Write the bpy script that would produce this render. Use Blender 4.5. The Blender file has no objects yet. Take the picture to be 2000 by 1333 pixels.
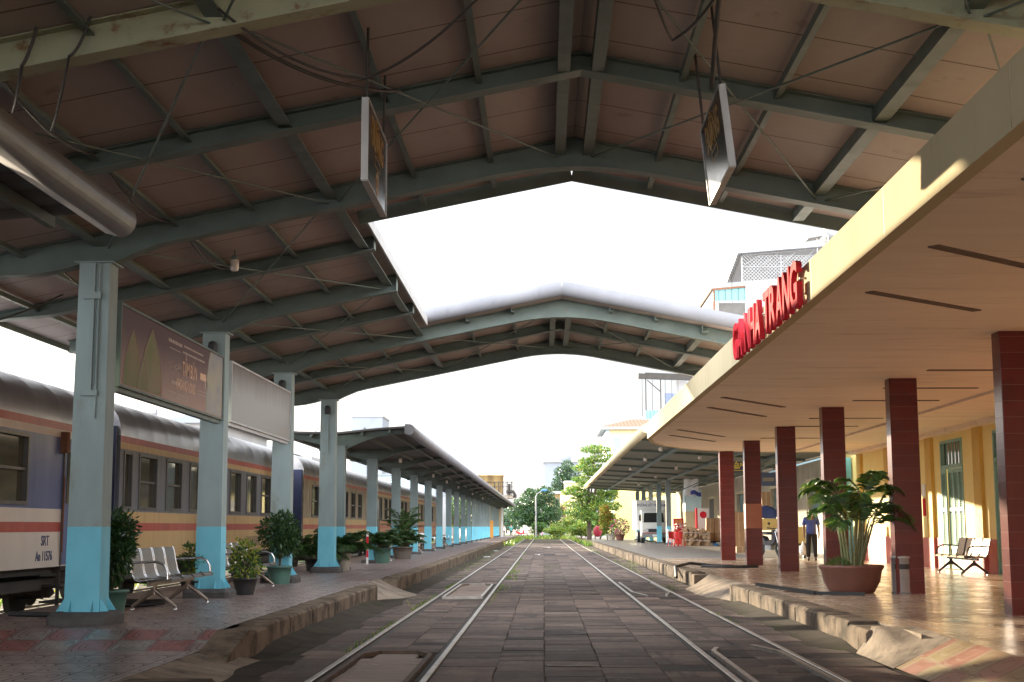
import bpy, math, random
from mathutils import Vector, Matrix, Quaternion, noise as mnoise
random.seed(7)
R = math.radians
PI = math.pi
sc = bpy.context.scene
COL = sc.collection

# ------------------------------------------------------------------ camera, sky, sun, exposure
def camera():
    f = 2700.0
    d = Vector((1062 - 1000, -(1029 - 666.5), -f)).normalized()
    roll = R(0.3)
    up = Vector((-math.sin(roll), math.cos(roll), 0)); up = (up - d * up.dot(d)).normalized()
    right = d.cross(up)
    m = Matrix((right, d, up)).to_4x4()
    m.translation = Vector((0, 0, 1.36))
    cd = bpy.data.cameras.new('camera'); cd.sensor_width = 36; cd.lens = 36 * f / 2000
    cd.clip_start = .05; cd.clip_end = 3000
    o = bpy.data.objects.new('camera', cd); o.matrix_world = m
    COL.objects.link(o); sc.camera = o
camera()

SUN = Vector((-1, 1.75, .33)).normalized()          # towards the sun
def sky():
    w = bpy.data.worlds.new("World"); sc.world = w; w.use_nodes = True
    nt = w.node_tree; nt.nodes.clear()
    out = nt.nodes.new('ShaderNodeOutputWorld'); bg = nt.nodes.new('ShaderNodeBackground')
    st = nt.nodes.new('ShaderNodeTexSky'); st.sky_type = 'NISHITA'; st.sun_disc = False
    st.sun_elevation = math.asin(SUN.z); st.sun_rotation = math.atan2(SUN.x, SUN.y)
    st.air_density = 1.0; st.dust_density = 1.5
    tc = nt.nodes.new('ShaderNodeTexCoord')
    mp = nt.nodes.new('ShaderNodeMapping'); mp.inputs['Scale'].default_value = (1.2, 1.2, 3.2)
    nz = nt.nodes.new('ShaderNodeTexNoise'); nz.inputs['Scale'].default_value = 1.6; nz.inputs['Detail'].default_value = 6
    rp = nt.nodes.new('ShaderNodeValToRGB')
    rp.color_ramp.elements[0].position = .3; rp.color_ramp.elements[0].color = (3.9, 4.3, 4.9, 1)
    rp.color_ramp.elements[1].position = .72; rp.color_ramp.elements[1].color = (6.5, 6.55, 6.5, 1)
    mx = nt.nodes.new('ShaderNodeMix'); mx.data_type = 'RGBA'; mx.inputs[0].default_value = .955
    bg.inputs['Strength'].default_value = .15
    L = nt.links.new
    sx = nt.nodes.new('ShaderNodeVectorMath'); sx.operation = 'DOT_PRODUCT'; L(tc.outputs['Generated'], sx.inputs[0]); sx.inputs[1].default_value = (-.35,-.94,0)      # unseen bright sky added behind to lift the shade; sky dimmed ahead
    mr = nt.nodes.new('ShaderNodeMapRange'); L(sx.outputs['Value'], mr.inputs[0])
    for k,v in enumerate((-1,1,.35,3.2)): mr.inputs[1+k].default_value = v
    gain = nt.nodes.new('ShaderNodeVectorMath'); gain.operation = 'SCALE'; L(mr.outputs[0], gain.inputs['Scale'])
    L(tc.outputs['Generated'], mp.inputs[0]); L(mp.outputs[0], nz.inputs['Vector']); L(nz.outputs[0], rp.inputs[0])
    L(st.outputs[0], mx.inputs[6]); L(rp.outputs[0], gain.inputs[0]); L(gain.outputs[0], mx.inputs[7]); L(mx.outputs[2], bg.inputs[0]); L(bg.outputs[0], out.inputs[0])
sky()
sl = bpy.data.lights.new('sun', 'SUN'); sl.energy = 4.9; sl.angle = R(.6); sl.color = (1, .84, .60)
so = bpy.data.objects.new('sun', sl); so.rotation_euler = SUN.to_track_quat('Z', 'Y').to_euler(); COL.objects.link(so)
sc.view_settings.view_transform = 'Standard'; sc.view_settings.look = 'None'; sc.view_settings.gamma = 1
sc.view_settings.exposure = 1.66
sc.cycles.max_bounces = 10; sc.cycles.diffuse_bounces = 6

# ------------------------------------------------------------------ mesh helpers
class MB:
    def __init__(s): s.v = []; s.f = []; s.m = []; s.s = []
    def add(s, vs, fs, m=0, sm=False):
        n = len(s.v); s.v += [tuple(p) for p in vs]
        for f in fs: s.f.append([i + n for i in f]); s.m.append(m); s.s.append(sm)
        return s
    def box(s, x0, x1, y0, y1, z0, z1, m=0):
        return s.add([(x0,y0,z0),(x1,y0,z0),(x1,y1,z0),(x0,y1,z0),(x0,y0,z1),(x1,y0,z1),(x1,y1,z1),(x0,y1,z1)],
              [(0,3,2,1),(4,5,6,7),(0,1,5,4),(1,2,6,5),(2,3,7,6),(3,0,4,7)], m)
    def bbox(s, x0, x1, y0, y1, z0, z1, b=.01, m=0):           # box with chamfered vertical and top edges
        def ring(z, i): return [(x0+i,y0+b,z),(x0+b,y0+i,z),(x1-b,y0+i,z),(x1-i,y0+b,z),(x1-i,y1-b,z),(x1-b,y1-i,z),(x0+b,y1-i,z),(x0+i,y1-b,z)]
        vs = ring(z0,0)+ring(z1-b,0)+[(x0+b,y0+b,z1)]*1
        vs = ring(z0,0)+ring(z1-b,0)+[(max(x0+b,min(x1-b,p[0])),max(y0+b,min(y1-b,p[1])),z1) for p in ring(z1,0)]
        fs = [tuple(range(7,-1,-1)), tuple(range(16,24))]
        for k in (0,8):
            for i in range(8): j=(i+1)%8; fs.append((k+i,k+j,k+8+j,k+8+i))
        return s.add(vs, fs, m)
    def bar(s, p0, p1, w, h, m=0, up=(0,0,1)):                 # box from p0 to p1; w across, h along up
        p0 = Vector(p0); p1 = Vector(p1); d = (p1-p0).normalized(); u = Vector(up)
        a = d.cross(u)
        if a.length < 1e-4: a = d.cross(Vector((1,0,0)))
        a.normalize(); u = a.cross(d).normalized(); a *= w/2; u *= h/2
        vs = [p0-a-u,p0+a-u,p0+a+u,p0-a+u,p1-a-u,p1+a-u,p1+a+u,p1-a+u]
        return s.add(vs, [(0,1,2,3),(7,6,5,4),(0,4,5,1),(1,5,6,2),(2,6,7,3),(3,7,4,0)], m)
    def tube(s, pts, r, n=8, m=0, sm=True, cap=True):
        P = [Vector(p) for p in pts]; k = len(P); rr = r if isinstance(r, (list,tuple)) else [r]*k
        vs = []; t0 = (P[1]-P[0]).normalized(); a = t0.orthogonal().normalized()
        for i in range(k):
            t = (P[min(i+1,k-1)]-P[max(i-1,0)])
            t = t.normalized() if t.length > 1e-9 else t0
            a = (a - t*a.dot(t)); a = a.normalized() if a.length > 1e-6 else t.orthogonal().normalized()
            b = t.cross(a)
            for j in range(n): th = 2*PI*j/n; vs.append(P[i]+(a*math.cos(th)+b*math.sin(th))*rr[i])
        fs = [(i*n+j, i*n+(j+1)%n, (i+1)*n+(j+1)%n, (i+1)*n+j) for i in range(k-1) for j in range(n)]
        s.add(vs, fs, m, sm)
        if cap: s.add(vs[:n], [tuple(range(n-1,-1,-1))], m); s.add(vs[-n:], [tuple(range(n))], m)
        return s
    def lathe(s, prof, n=24, c=(0,0,0), m=0, sm=True):
        vs = [(c[0]+r*math.cos(2*PI*j/n), c[1]+r*math.sin(2*PI*j/n), c[2]+z) for r,z in prof for j in range(n)]
        k = len(prof)
        fs = [(i*n+j, i*n+(j+1)%n, (i+1)*n+(j+1)%n, (i+1)*n+j) for i in range(k-1) for j in range(n)]
        s.add(vs, fs, m, sm)
        s.add(vs[:n], [tuple(range(n-1,-1,-1))], m); s.add(vs[-n:], [tuple(range(n))], m); return s
    def prism(s, poly, ax, a, b, m=0, caps=True):              # poly of 2d points extruded along axis ax
        def P(p, t): return (t,p[0],p[1]) if ax == 0 else ((p[0],t,p[1]) if ax == 1 else (p[0],p[1],t))
        n = len(poly); vs = [P(p,a) for p in poly]+[P(p,b) for p in poly]
        fs = [(i,(i+1)%n,n+(i+1)%n,n+i) for i in range(n)]
        if caps: fs += [tuple(range(n-1,-1,-1)), tuple(range(n,2*n))]
        return s.add(vs, fs, m)
    def ball(s, c, r, m=0, n=10, k=7, sc_=(1,1,1)):
        pr = [(max(1e-4, math.sin(PI*i/k))*r, -math.cos(PI*i/k)*r) for i in range(k+1)]
        vs = [(c[0]+q*math.cos(2*PI*j/n)*sc_[0], c[1]+q*math.sin(2*PI*j/n)*sc_[1], c[2]+z*sc_[2]) for q,z in pr for j in range(n)]
        return s.add(vs, [(i*n+j, i*n+(j+1)%n, (i+1)*n+(j+1)%n, (i+1)*n+j) for i in range(k) for j in range(n)], m, True)
    def build(s, name, mats, parent=None, local=False):
        me = bpy.data.meshes.new(name)
        off = Vector((0,0,0))
        if parent is not None and not local:
            p = parent
            while p is not None: off += p.location; p = p.parent
        me.from_pydata([tuple(Vector(v)-off) for v in s.v], [], s.f)
        if not isinstance(mats, (list,tuple)): mats = [mats]
        for q in mats: me.materials.append(q)
        me.polygons.foreach_set('material_index', s.m); me.polygons.foreach_set('use_smooth', s.s)
        me.update()
        o = bpy.data.objects.new(name, me); COL.objects.link(o)
        if parent is not None: o.parent = parent
        return o
def tag(o, label=None, cat=None, group=None, kind=None):
    if label: o['label'] = label
    if cat: o['category'] = cat
    if group: o['group'] = group
    if kind: o['kind'] = kind
    return o
def thing(name, label, cat, loc=(0,0,0), group=None, rz=0):
    o = bpy.data.objects.new(name, None); COL.objects.link(o); o.location = loc; o.rotation_euler = (0,0,rz)
    o.empty_display_size = .2
    return tag(o, label, cat, group)
def struct(o): o['kind'] = 'structure'; return o
def dup(root, loc, rz=None, label=None, group=None, scale=None):
    def cp(o, par):
        c = o.copy(); COL.objects.link(c); c.parent = par
        for ch in [k for k in KIDS.get(o.name, list(o.children))]: cp(ch, c)
        return c
    r = cp(root, None); r.location = loc
    if rz is not None: r.rotation_euler = (0,0,rz)
    if label: r['label'] = label
    if group: r['group'] = group
    if scale: r.scale = (scale,)*3
    return r
KIDS = {}
FX = Matrix(((0,0,1),(1,0,0),(0,1,0)))      # text that faces +X
FmX = Matrix(((0,0,-1),(-1,0,0),(0,1,0)))   # faces -X
FmY = Matrix(((1,0,0),(0,0,-1),(0,1,0)))    # faces -Y
def text(name, s, size, mat, parent, pos, face, ext=.002, offset=0.0, sx=1.0, align='CENTER'):
    cu = bpy.data.curves.new('t', 'FONT'); cu.body = s; cu.size = size; cu.extrude = ext; cu.offset = offset
    cu.align_x = align; cu.align_y = 'CENTER'; cu.resolution_u = 3
    t = bpy.data.objects.new('t', cu); COL.objects.link(t)
    me = bpy.data.meshes.new_from_object(t.evaluated_get(bpy.context.evaluated_depsgraph_get()))
    bpy.data.objects.remove(t); bpy.data.curves.remove(cu)
    off = Vector((0,0,0)); p = parent
    while p is not None: off += p.location; p = p.parent
    M4 = Matrix.Translation(Vector(pos)-off) @ face.to_4x4() @ Matrix.Diagonal((sx,1,1,1))
    me.transform(M4); me.materials.clear(); me.materials.append(mat)
    me.name = name
    o = bpy.data.objects.new(name, me); COL.objects.link(o); o.parent = parent
    return o

# ------------------------------------------------------------------ materials
def hexc(c): return tuple(c)+(1,)
class G:
    def __init__(s, name):
        s.mat = bpy.data.materials.new(name); s.mat.use_nodes = True; s.nt = s.mat.node_tree; s.nt.nodes.clear()
        s.out = s.n('OutputMaterial'); s.b = s.n('BsdfPrincipled'); s.l(s.b.outputs[0], s.out.inputs[0])
        s.tc = s.n('TexCoord')
    def n(s, t): return s.nt.nodes.new('ShaderNode'+t)
    def l(s, a, b): s.nt.links.new(a, b)
    def put(s, sock, v):
        if hasattr(v, 'is_output') or isinstance(v, bpy.types.NodeSocket): s.l(v, sock)
        else: sock.default_value = v
    def math(s, op, a, b=0.0, c=0.0):
        m = s.n('Math'); m.operation = op; s.put(m.inputs[0], a); s.put(m.inputs[1], b); s.put(m.inputs[2], c); return m.outputs[0]
    def map(s, v, scale=(1,1,1), loc=(0,0,0), rot=(0,0,0)):
        m = s.n('Mapping'); s.l(v, m.inputs[0]); m.inputs['Scale'].default_value = scale; m.inputs['Location'].default_value = loc; m.inputs['Rotation'].default_value = rot; return m.outputs[0]
    def noise(s, v, scale=5, detail=4, rough=.55, dist=0):
        m = s.n('TexNoise'); s.l(v, m.inputs['Vector']); m.inputs['Scale'].default_value = scale; m.inputs['Detail'].default_value = detail
        m.inputs['Roughness'].default_value = rough; m.inputs['Distortion'].default_value = dist; return m.outputs[0]
    def ramp(s, f, a, b, ca=(0,0,0,1), cb=(1,1,1,1)):
        m = s.n('ValToRGB'); s.l(f, m.inputs[0]); e = m.color_ramp.elements
        e[0].position = a; e[0].color = ca; e[1].position = b; e[1].color = cb; return m.outputs[0]
    def mix(s, f, a, b, mode='MIX'):
        m = s.n('Mix'); m.data_type = 'RGBA'; m.blend_type = mode; s.put(m.inputs[0], f); s.put(m.inputs[6], a); s.put(m.inputs[7], b); return m.outputs[2]
    def bump(s, h, st=.2, d=.01):
        m = s.n('Bump'); s.l(h, m.inputs['Height']); m.inputs['Strength'].default_value = st; m.inputs['Distance'].default_value = d; s.l(m.outputs[0], s.b.inputs['Normal'])
    def sep(s, v):
        m = s.n('SeparateXYZ'); s.l(v, m.inputs[0]); return m.outputs
    def attr(s, name):
        m = s.n('Attribute'); m.attribute_name = name; return m.outputs
    def fin(s, col, rough=.6, metal=0, spec=.5):
        s.put(s.b.inputs['Base Color'], col); s.put(s.b.inputs['Roughness'], rough); s.put(s.b.inputs['Metallic'], metal)
        s.b.inputs['Specular IOR Level'].default_value = spec
        return s.mat
def pm(name, c1, c2=None, scale=3, rough=.6, metal=0, bump=.1, bscale=60, stain=None, sth=(.55,.7), sscale=2.5, stretch=(1,1,1), spec=.5, detail=5, rvar=.12):
    g = G(name); c2 = c2 or tuple(x*.8 for x in c1); v = g.map(g.tc.outputs['Object'], stretch)
    col = g.mix(g.ramp(g.noise(v, scale, detail), .3, .7), hexc(c1), hexc(c2))
    if stain: col = g.mix(g.ramp(g.noise(v, sscale, 7, .7), *sth), col, hexc(stain))
    rn = g.math('MULTIPLY_ADD', g.noise(v, scale*2, 3), rvar*2, rough-rvar)
    if bump: g.bump(g.noise(g.tc.outputs['Object'], bscale, 3), bump, .01)
    return g.fin(col, rn, metal, spec)

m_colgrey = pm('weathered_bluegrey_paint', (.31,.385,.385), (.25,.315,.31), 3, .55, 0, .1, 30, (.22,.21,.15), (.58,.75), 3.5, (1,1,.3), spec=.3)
m_colgrey_shaded = pm('shaded_post_paint', (.22,.27,.27), (.16,.2,.2), 3, .6, 0, .1, 30, (.15,.15,.11), (.58,.75), 3.5, (1,1,.3), spec=.3)  # darker copy of the column paint, canopy shade put into the colour
m_colblue = pm('sky_blue_paint', (.20,.60,.75), (.165,.52,.66), 4, .5, 0, .08, 30, (.12,.33,.42), (.62,.8), 5, (1,1,.5), spec=.3)
m_beam = pm('grey_green_beam_paint', (.13,.165,.145), (.09,.118,.103), 2.5, .55, 0, .08, 40, (.16,.10,.05), (.62,.75), 3.5)
m_rustbeam = pm('rusty_yellowed_paint', (.36,.35,.22), (.26,.27,.18), 2, .6, 0, .15, 40, (.17,.07,.02), (.56,.68), 4)
m_galv = pm('galvanised_sheet', (.27,.27,.29), (.23,.23,.25), 1.5, .42, .25, .03, 20)
m_gutter = pm('weathered_gutter_sheet', (.20,.20,.215), (.16,.16,.175), 1.5, .7, 0, .04, 20, spec=.12)
m_trim = pm('pale_metal_trim', (.5,.5,.5), (.4,.4,.4), 3, .5)
m_rust = pm('rust', (.22,.09,.04), (.12,.05,.03), 12, .9)
m_conc = pm('worn_concrete', (.34,.275,.215), (.20,.163,.13), 2.4, .9, 0, .9, 14, (.10,.083,.068), (.47,.68), 1.9, spec=.08)
m_concdark = pm('dark_concrete', (.10,.095,.09), (.06,.055,.055), 5, .9, 0, .5, 30)
m_kerb = pm('kerb_stone', (.20,.15,.11), (.11,.085,.064), 3, .9, 0, .4, 30, (.06,.05,.04), (.47,.66), 3, spec=.06)
m_dirt = pm('oily_dirt', (.075,.06,.048), (.042,.037,.03), 1.6, .95, 0, .6, 35, (.045,.06,.02), (.56,.7), 1.1, spec=.05)
m_black = pm('black_rubber', (.02,.02,.021), (.03,.03,.03), 10, .6)
m_dark = pm('dark_underframe', (.03,.028,.026), (.05,.042,.035), 4, .8)
m_steel = pm('polished_rail_top', (.40,.37,.34), (.26,.22,.18), 3, .40, .55, .05, 30, (.25,.15,.09), (.62,.75), 5)
m_railside = pm('rusty_rail_side', (.12,.07,.045), (.06,.045,.035), 5, .85)
m_chrome = pm('chrome_steel', (.62,.62,.62), (.55,.55,.55), 6, .2, .95, 0)
m_perf = pm('perforated_seat_steel', (.27,.255,.24), (.2,.19,.18), 60, .38, .6, .3, 300)
m_white = pm('white_paint', (.78,.77,.74), (.7,.69,.66), 2, .5)
m_wire = pm('cable_sheath', (.03,.028,.026), (.05,.04,.035), 8, .6)

def m_sheet_():
    g = G('pinkish_roof_sheet'); o = g.tc.outputs['Object']; x,y,z = g.sep(o)
    n = g.noise(g.map(o,(1,.4,1)), 1.2, 6, .65)
    col = g.mix(g.ramp(n,.3,.72), hexc((.385,.315,.29)), hexc((.30,.242,.22)))
    col = g.mix(g.ramp(g.noise(o,2.2,7,.7),.62,.74), col, hexc((.2,.13,.10)))
    t = g.math('ABSOLUTE', g.math('SUBTRACT', g.math('FRACT', g.math('MULTIPLY', y, 1/0.977)), .5))   # seam each metre
    seam = g.math('LESS_THAN', t, .012)
    col = g.mix(seam, col, hexc((.10,.065,.05)))
    rib = g.math('SINE', g.math('MULTIPLY', y, 2*PI/.1628))
    hgt = g.math('ADD', g.math('MULTIPLY', rib, .15), g.math('MULTIPLY', seam, -2.0))
    g.bump(hgt, .35, .006)
    return g.fin(col, .62)
m_sheet = m_sheet_()
def m_corr_(name, c1, c2, axis, per):
    g = G(name); o = g.tc.outputs['Object']; xyz = g.sep(o)
    col = g.mix(g.ramp(g.noise(o,1.5,6,.65),.3,.7), hexc(c1), hexc(c2))
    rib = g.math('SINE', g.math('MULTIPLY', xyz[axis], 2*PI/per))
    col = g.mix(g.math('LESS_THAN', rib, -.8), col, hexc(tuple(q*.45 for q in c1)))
    g.bump(rib, .6, .03); return g.fin(col, .6)
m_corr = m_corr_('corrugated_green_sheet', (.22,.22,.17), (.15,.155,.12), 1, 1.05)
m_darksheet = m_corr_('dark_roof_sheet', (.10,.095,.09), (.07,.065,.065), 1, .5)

def m_slab_():
    g = G('stone_slabs'); o = g.tc.outputs['Object']; t = g.attr('tint')[2]
    a = g.mix(g.ramp(g.noise(o,2.2,7,.68),.28,.72), hexc((.125,.088,.072)), hexc((.05,.036,.030)))
    a = g.mix(g.ramp(g.noise(o,14,5,.7),.58,.8), a, hexc((.19,.145,.12)))
    k = g.math('MULTIPLY_ADD', t, 1.7, .28)
    a = g.mix(1.0, a, g.comb(k) if hasattr(g,'comb') else a, 'MULTIPLY') if False else a
    m = g.n('Mix'); m.data_type='RGBA'; m.blend_type='MULTIPLY'; m.inputs[0].default_value=1
    c = g.n('CombineColor'); [g.l(k, c.inputs[i]) for i in range(3)]
    g.l(a, m.inputs[6]); g.l(c.outputs[0], m.inputs[7])
    w = g.mix(g.ramp(g.noise(o,1.1,8,.78),.56,.68), m.outputs[2], hexc((.20,.16,.137)))
    st = g.mix(g.ramp(g.noise(g.map(o,(1,.12,1)),2.6,6,.65),.56,.68), w, hexc((.04,.034,.031)))
    h = g.math('ADD', g.math('MULTIPLY', g.noise(o,9,6,.7), 1.0), g.math('MULTIPLY', g.noise(o,70,3), .35))
    g.bump(h, .75, .018); return g.fin(st, g.math('MULTIPLY_ADD', g.noise(o,4,4), .3, .6), 0, .22)
m_slab = m_slab_()

def tile_mat(name, ca, cb, sx, sy, groove, grout, checker=False, rough=.3, rings=3.0, ring=True, ox=0, oy=0, spec=.5, gw=.16):
    g = G(name); o = g.tc.outputs['Object']; x,y,z = g.sep(o)
    ux = g.math('MULTIPLY_ADD', x, 1/sx, ox); uy = g.math('MULTIPLY_ADD', y, 1/sy, oy)
    fx = g.math('FRACT', ux); fy = g.math('FRACT', uy)
    dx = g.math('ABSOLUTE', g.math('SUBTRACT', fx, .5)); dy = g.math('ABSOLUTE', g.math('SUBTRACT', fy, .5))
    if checker:
        p = g.math('FRACT', g.math('MULTIPLY', g.math('ADD', g.math('FLOOR', ux), g.math('FLOOR', uy)), .5))
        base = g.mix(g.math('GREATER_THAN', p, .25), hexc(ca), hexc(cb))
    else:
        wn = g.n('TexWhiteNoise'); wn.noise_dimensions = '2D'
        c = g.n('CombineXYZ'); g.l(g.math('FLOOR', ux), c.inputs[0]); g.l(g.math('FLOOR', uy), c.inputs[1]); g.l(c.outputs[0], wn.inputs['Vector'])
        base = g.mix(wn.outputs[0], hexc(ca), hexc(cb))
    base = g.mix(g.ramp(g.noise(o,1.3,6,.65),.45,.75), base, hexc(tuple(.62*q for q in ca)))
    base = g.mix(g.ramp(g.noise(o,7,5,.7),.6,.8), base, hexc(tuple(min(1,1.35*q) for q in ca)))
    edge = g.math('GREATER_THAN', g.math('MAXIMUM', dx, dy), .485)
    m = edge
    if ring:
        r = g.math('POWER', g.math('ADD', g.math('POWER', g.math('MULTIPLY', dx, 2), 4), g.math('POWER', g.math('MULTIPLY', dy, 2), 4)), .25)
        rr = g.math('LESS_THAN', g.math('FRACT', g.math('MULTIPLY_ADD', r, rings, .1)), gw)
        gap = g.math('GREATER_THAN', g.math('FRACT', g.math('ADD', fx, fy)), .25)
        m = g.math('MAXIMUM', edge, g.math('MULTIPLY', rr, gap))
    col = g.mix(g.math('MULTIPLY', m, groove), base, hexc(grout))
    rg = g.math('MULTIPLY_ADD', g.noise(o,2.5,5), .3, rough-.15)
    rg = g.math('ADD', rg, g.math('MULTIPLY', m, .4))
    g.bump(g.math('ADD', g.math('MULTIPLY', m, -1.0), g.math('MULTIPLY', g.noise(o,2.0,2), .12)), .3, .004)
    return g.fin(col, rg, 0, spec)
m_tileL = tile_mat('brown_patterned_tiles', (.27,.19,.175), (.23,.175,.162), .40, .80, .85, (.06,.045,.04), rough=.34)
m_tileRamp = tile_mat('red_grey_patterned_tiles', (.27,.085,.078), (.25,.23,.21), .40, .5, .9, (.035,.03,.028), True, rough=.3, rings=3.4)
m_tileR = tile_mat('tan_polished_tiles', (.46,.345,.25), (.41,.31,.225), .60, .60, .5, (.17,.12,.09), rough=.24, ring=False, spec=.6)
m_tileYR = tile_mat('red_yellow_patterned_tiles', (.34,.17,.12), (.35,.29,.16), .40, .5, .6, (.2,.12,.08), True, rough=.35, rings=2.2)
m_tileFar = tile_mat('pale_grey_pavers', (.30,.265,.235), (.27,.24,.215), .5, .5, .5, (.2,.17,.15), rough=.42, ring=False)

def m_redtile_():
    g = G('oxblood_glazed_tiles'); o = g.tc.outputs['Object']; x,y,z = g.sep(o)
    tz = g.math('FRACT', g.math('MULTIPLY', z, 1/.2))
    ln = g.math('LESS_THAN', tz, .035)
    wn = g.n('TexWhiteNoise'); wn.noise_dimensions = '1D'; g.l(g.math('FLOOR', g.math('MULTIPLY', z, 1/.2)), wn.inputs['W'])
    col = g.mix(wn.outputs[0], hexc((.125,.016,.011)), hexc((.10,.012,.009)))
    col = g.mix(g.ramp(g.noise(o,3,6,.6),.5,.8), col, hexc((.07,.010,.008)))
    col = g.mix(ln, col, hexc((.15,.06,.05)))
    g.bump(g.math('ADD', g.math('MULTIPLY', ln, -1.0), g.math('MULTIPLY', g.noise(o,2.2,2), .25)), .3, .004)
    return g.fin(col, .2, 0, .35)
m_redtile = m_redtile_()
m_redplain = pm('unglazed_terracotta_patch', (.38,.13,.07), (.32,.11,.06), 4, .5)
m_cream = pm('cream_painted_concrete', (.56,.475,.31), (.51,.43,.28), .8, .9, 0, .08, 30, (.36,.29,.19), (.6,.78), 1.6, (.5,1.2,.25), spec=.04)
m_soffit = pm('cream_soffit_paint', (.88,.75,.60), (.79,.66,.52), 1.3, .75, 0, .06, 25, (.55,.43,.33), (.56,.74), 1.5, (.25,1.6,1), detail=7)
m_yellow = pm('yellow_wall_paint', (.88,.70,.27), (.84,.66,.24), 1.2, .7, 0, .08, 30, (.62,.45,.15), (.62,.78), 1.5)
m_ochre = pm('ochre_pilaster_paint', (.66,.42,.085), (.6,.37,.07), 2, .7)
m_dado = pm('salmon_red_dado_paint', (.58,.16,.12), (.50,.13,.10), 2, .6)
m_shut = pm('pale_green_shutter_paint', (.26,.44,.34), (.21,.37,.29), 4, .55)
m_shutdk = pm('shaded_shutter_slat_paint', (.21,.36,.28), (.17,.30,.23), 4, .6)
m_signred = pm('red_letter_paint', (.62,.035,.05), (.54,.028,.04), 3, .8, spec=.06)
m_grey = pm('grey_plastic', (.25,.25,.25), (.2,.2,.2), 6, .6)
m_dirtywall = pm('dirty_beige_wall', (.42,.35,.24), (.3,.25,.18), 1.2, .85, 0, .1, 20, (.16,.13,.09), (.55,.75), .9)
m_glassdk = pm('dark_window_glass', (.03,.032,.03), (.02,.02,.02), 1, .06, 0, 0, spec=.7, rvar=.02)

# livery
m_lroof = pm('train_roof_metal', (.42,.42,.44), (.32,.32,.34), 1.4, .34, .5, .04, 12, (.2,.2,.21), (.6,.78), 1.1, (1,.7,1))
m_lred = pm('train_red_stripe', (.42,.075,.055), (.34,.06,.045), 2.5, .5, 0, .03, 20, (.25,.09,.06), (.62,.8), 3, (1,1,.2))
m_lblue = pm('train_slate_blue', (.125,.155,.30), (.095,.12,.235), 2, .45, 0, .04, 20, (.10,.115,.16), (.6,.78), 2, (1,1,.3), spec=.22)
m_lwhite = pm('train_cream_white', (.66,.58,.50), (.58,.51,.44), 1.5, .5, 0, .03, 20, (.42,.34,.26), (.62,.8), 2, (1,1,.25))
m_lyel = pm('train_yellow', (.56,.37,.17), (.47,.30,.13), 2.5, .55, 0, .04, 25, (.30,.19,.09), (.55,.75), 3, (1,2.5,.15))  # yellow in place of the first carriage's cream, with brown streaks
m_lgreyb = pm('train_weathered_grey_blue', (.185,.185,.205), (.13,.135,.155), 2.5, .55, 0, .04, 25, (.22,.20,.15), (.58,.72), 3, (1,2.5,.2), spec=.22)
m_peel = pm('train_peeling_paint', (.44,.36,.24), (.28,.22,.15), 4, .7, 0, .1, 25, (.13,.11,.09), (.5,.62), 4, (1,2.2,.15))
m_lorange = pm('train_orange', (.52,.24,.12), (.44,.19,.10), 2.5, .6, 0, .04, 25, (.3,.15,.09), (.55,.75), 3, (1,2.5,.15))  # orange lower band of the last two carriages
m_pane = pm('train_window_pane', (.07,.062,.035), (.05,.045,.028), 1.5, .07, 0, 0, spec=.8, rvar=.03)
m_frame = pm('train_window_frame', (.10,.095,.09), (.07,.065,.06), 5, .5)
m_navy = pm('navy_gangway_rubber', (.018,.026,.075), (.012,.018,.05), 4, .6)
m_navytxt = pm('navy_lettering', (.045,.06,.16), (.04,.05,.13), 4, .6)
m_fadetxt = pm('faded_grey_lettering', (.14,.12,.10), (.2,.155,.10), 9, .8, stretch=(1,3,.2))

# vegetation
def leaf(name, c, rough=.4, tr=.25):
    g = G(name); col = g.mix(g.noise(g.tc.outputs['Object'], 2.0, 3), hexc(tuple(q*.7 for q in c)), hexc(tuple(q*1.3 for q in c)))
    m = g.fin(col, rough, 0, .5)
    tl = g.n('BsdfTranslucent'); g.l(col, tl.inputs[0]); mx = g.n('MixShader'); mx.inputs[0].default_value = tr
    g.l(g.b.outputs[0], mx.inputs[1]); g.l(tl.outputs[0], mx.inputs[2]); g.l(mx.outputs[0], g.out.inputs[0]); return m
m_lfd = leaf('dark_glossy_leaf', (.030,.070,.022), .3); m_lfm = leaf('mid_green_leaf', (.06,.13,.03)); m_lfl = leaf('light_green_leaf', (.13,.24,.04), .45, .4)
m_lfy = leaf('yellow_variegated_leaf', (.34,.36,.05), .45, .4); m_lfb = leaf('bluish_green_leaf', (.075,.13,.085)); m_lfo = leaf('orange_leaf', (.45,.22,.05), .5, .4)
m_bark = pm('bark', (.14,.10,.07), (.08,.06,.045), 8, .9, 0, .4, 40)
m_stem = pm('palm_stem', (.22,.24,.10), (.15,.15,.07), 5, .6, stretch=(1,1,4))
m_soil = pm('potting_soil', (.05,.035,.025), (.03,.022,.015), 20, .95, 0, .6, 60)
m_potg = pm('green_plastic_pot', (.075,.17,.135), (.06,.14,.11), 4, .5)
m_potb = pm('black_clay_pot', (.035,.033,.032), (.025,.025,.025), 6, .5)
m_poto = pm('brown_clay_planter', (.20,.085,.06), (.15,.06,.045), 3, .5)
m_potw = pm('pale_clay_pot', (.48,.42,.35), (.38,.33,.27), 4, .7)
m_potgy = pm('grey_brown_pot', (.15,.12,.10), (.1,.085,.07), 5, .7)

exec_sections = []
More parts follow.
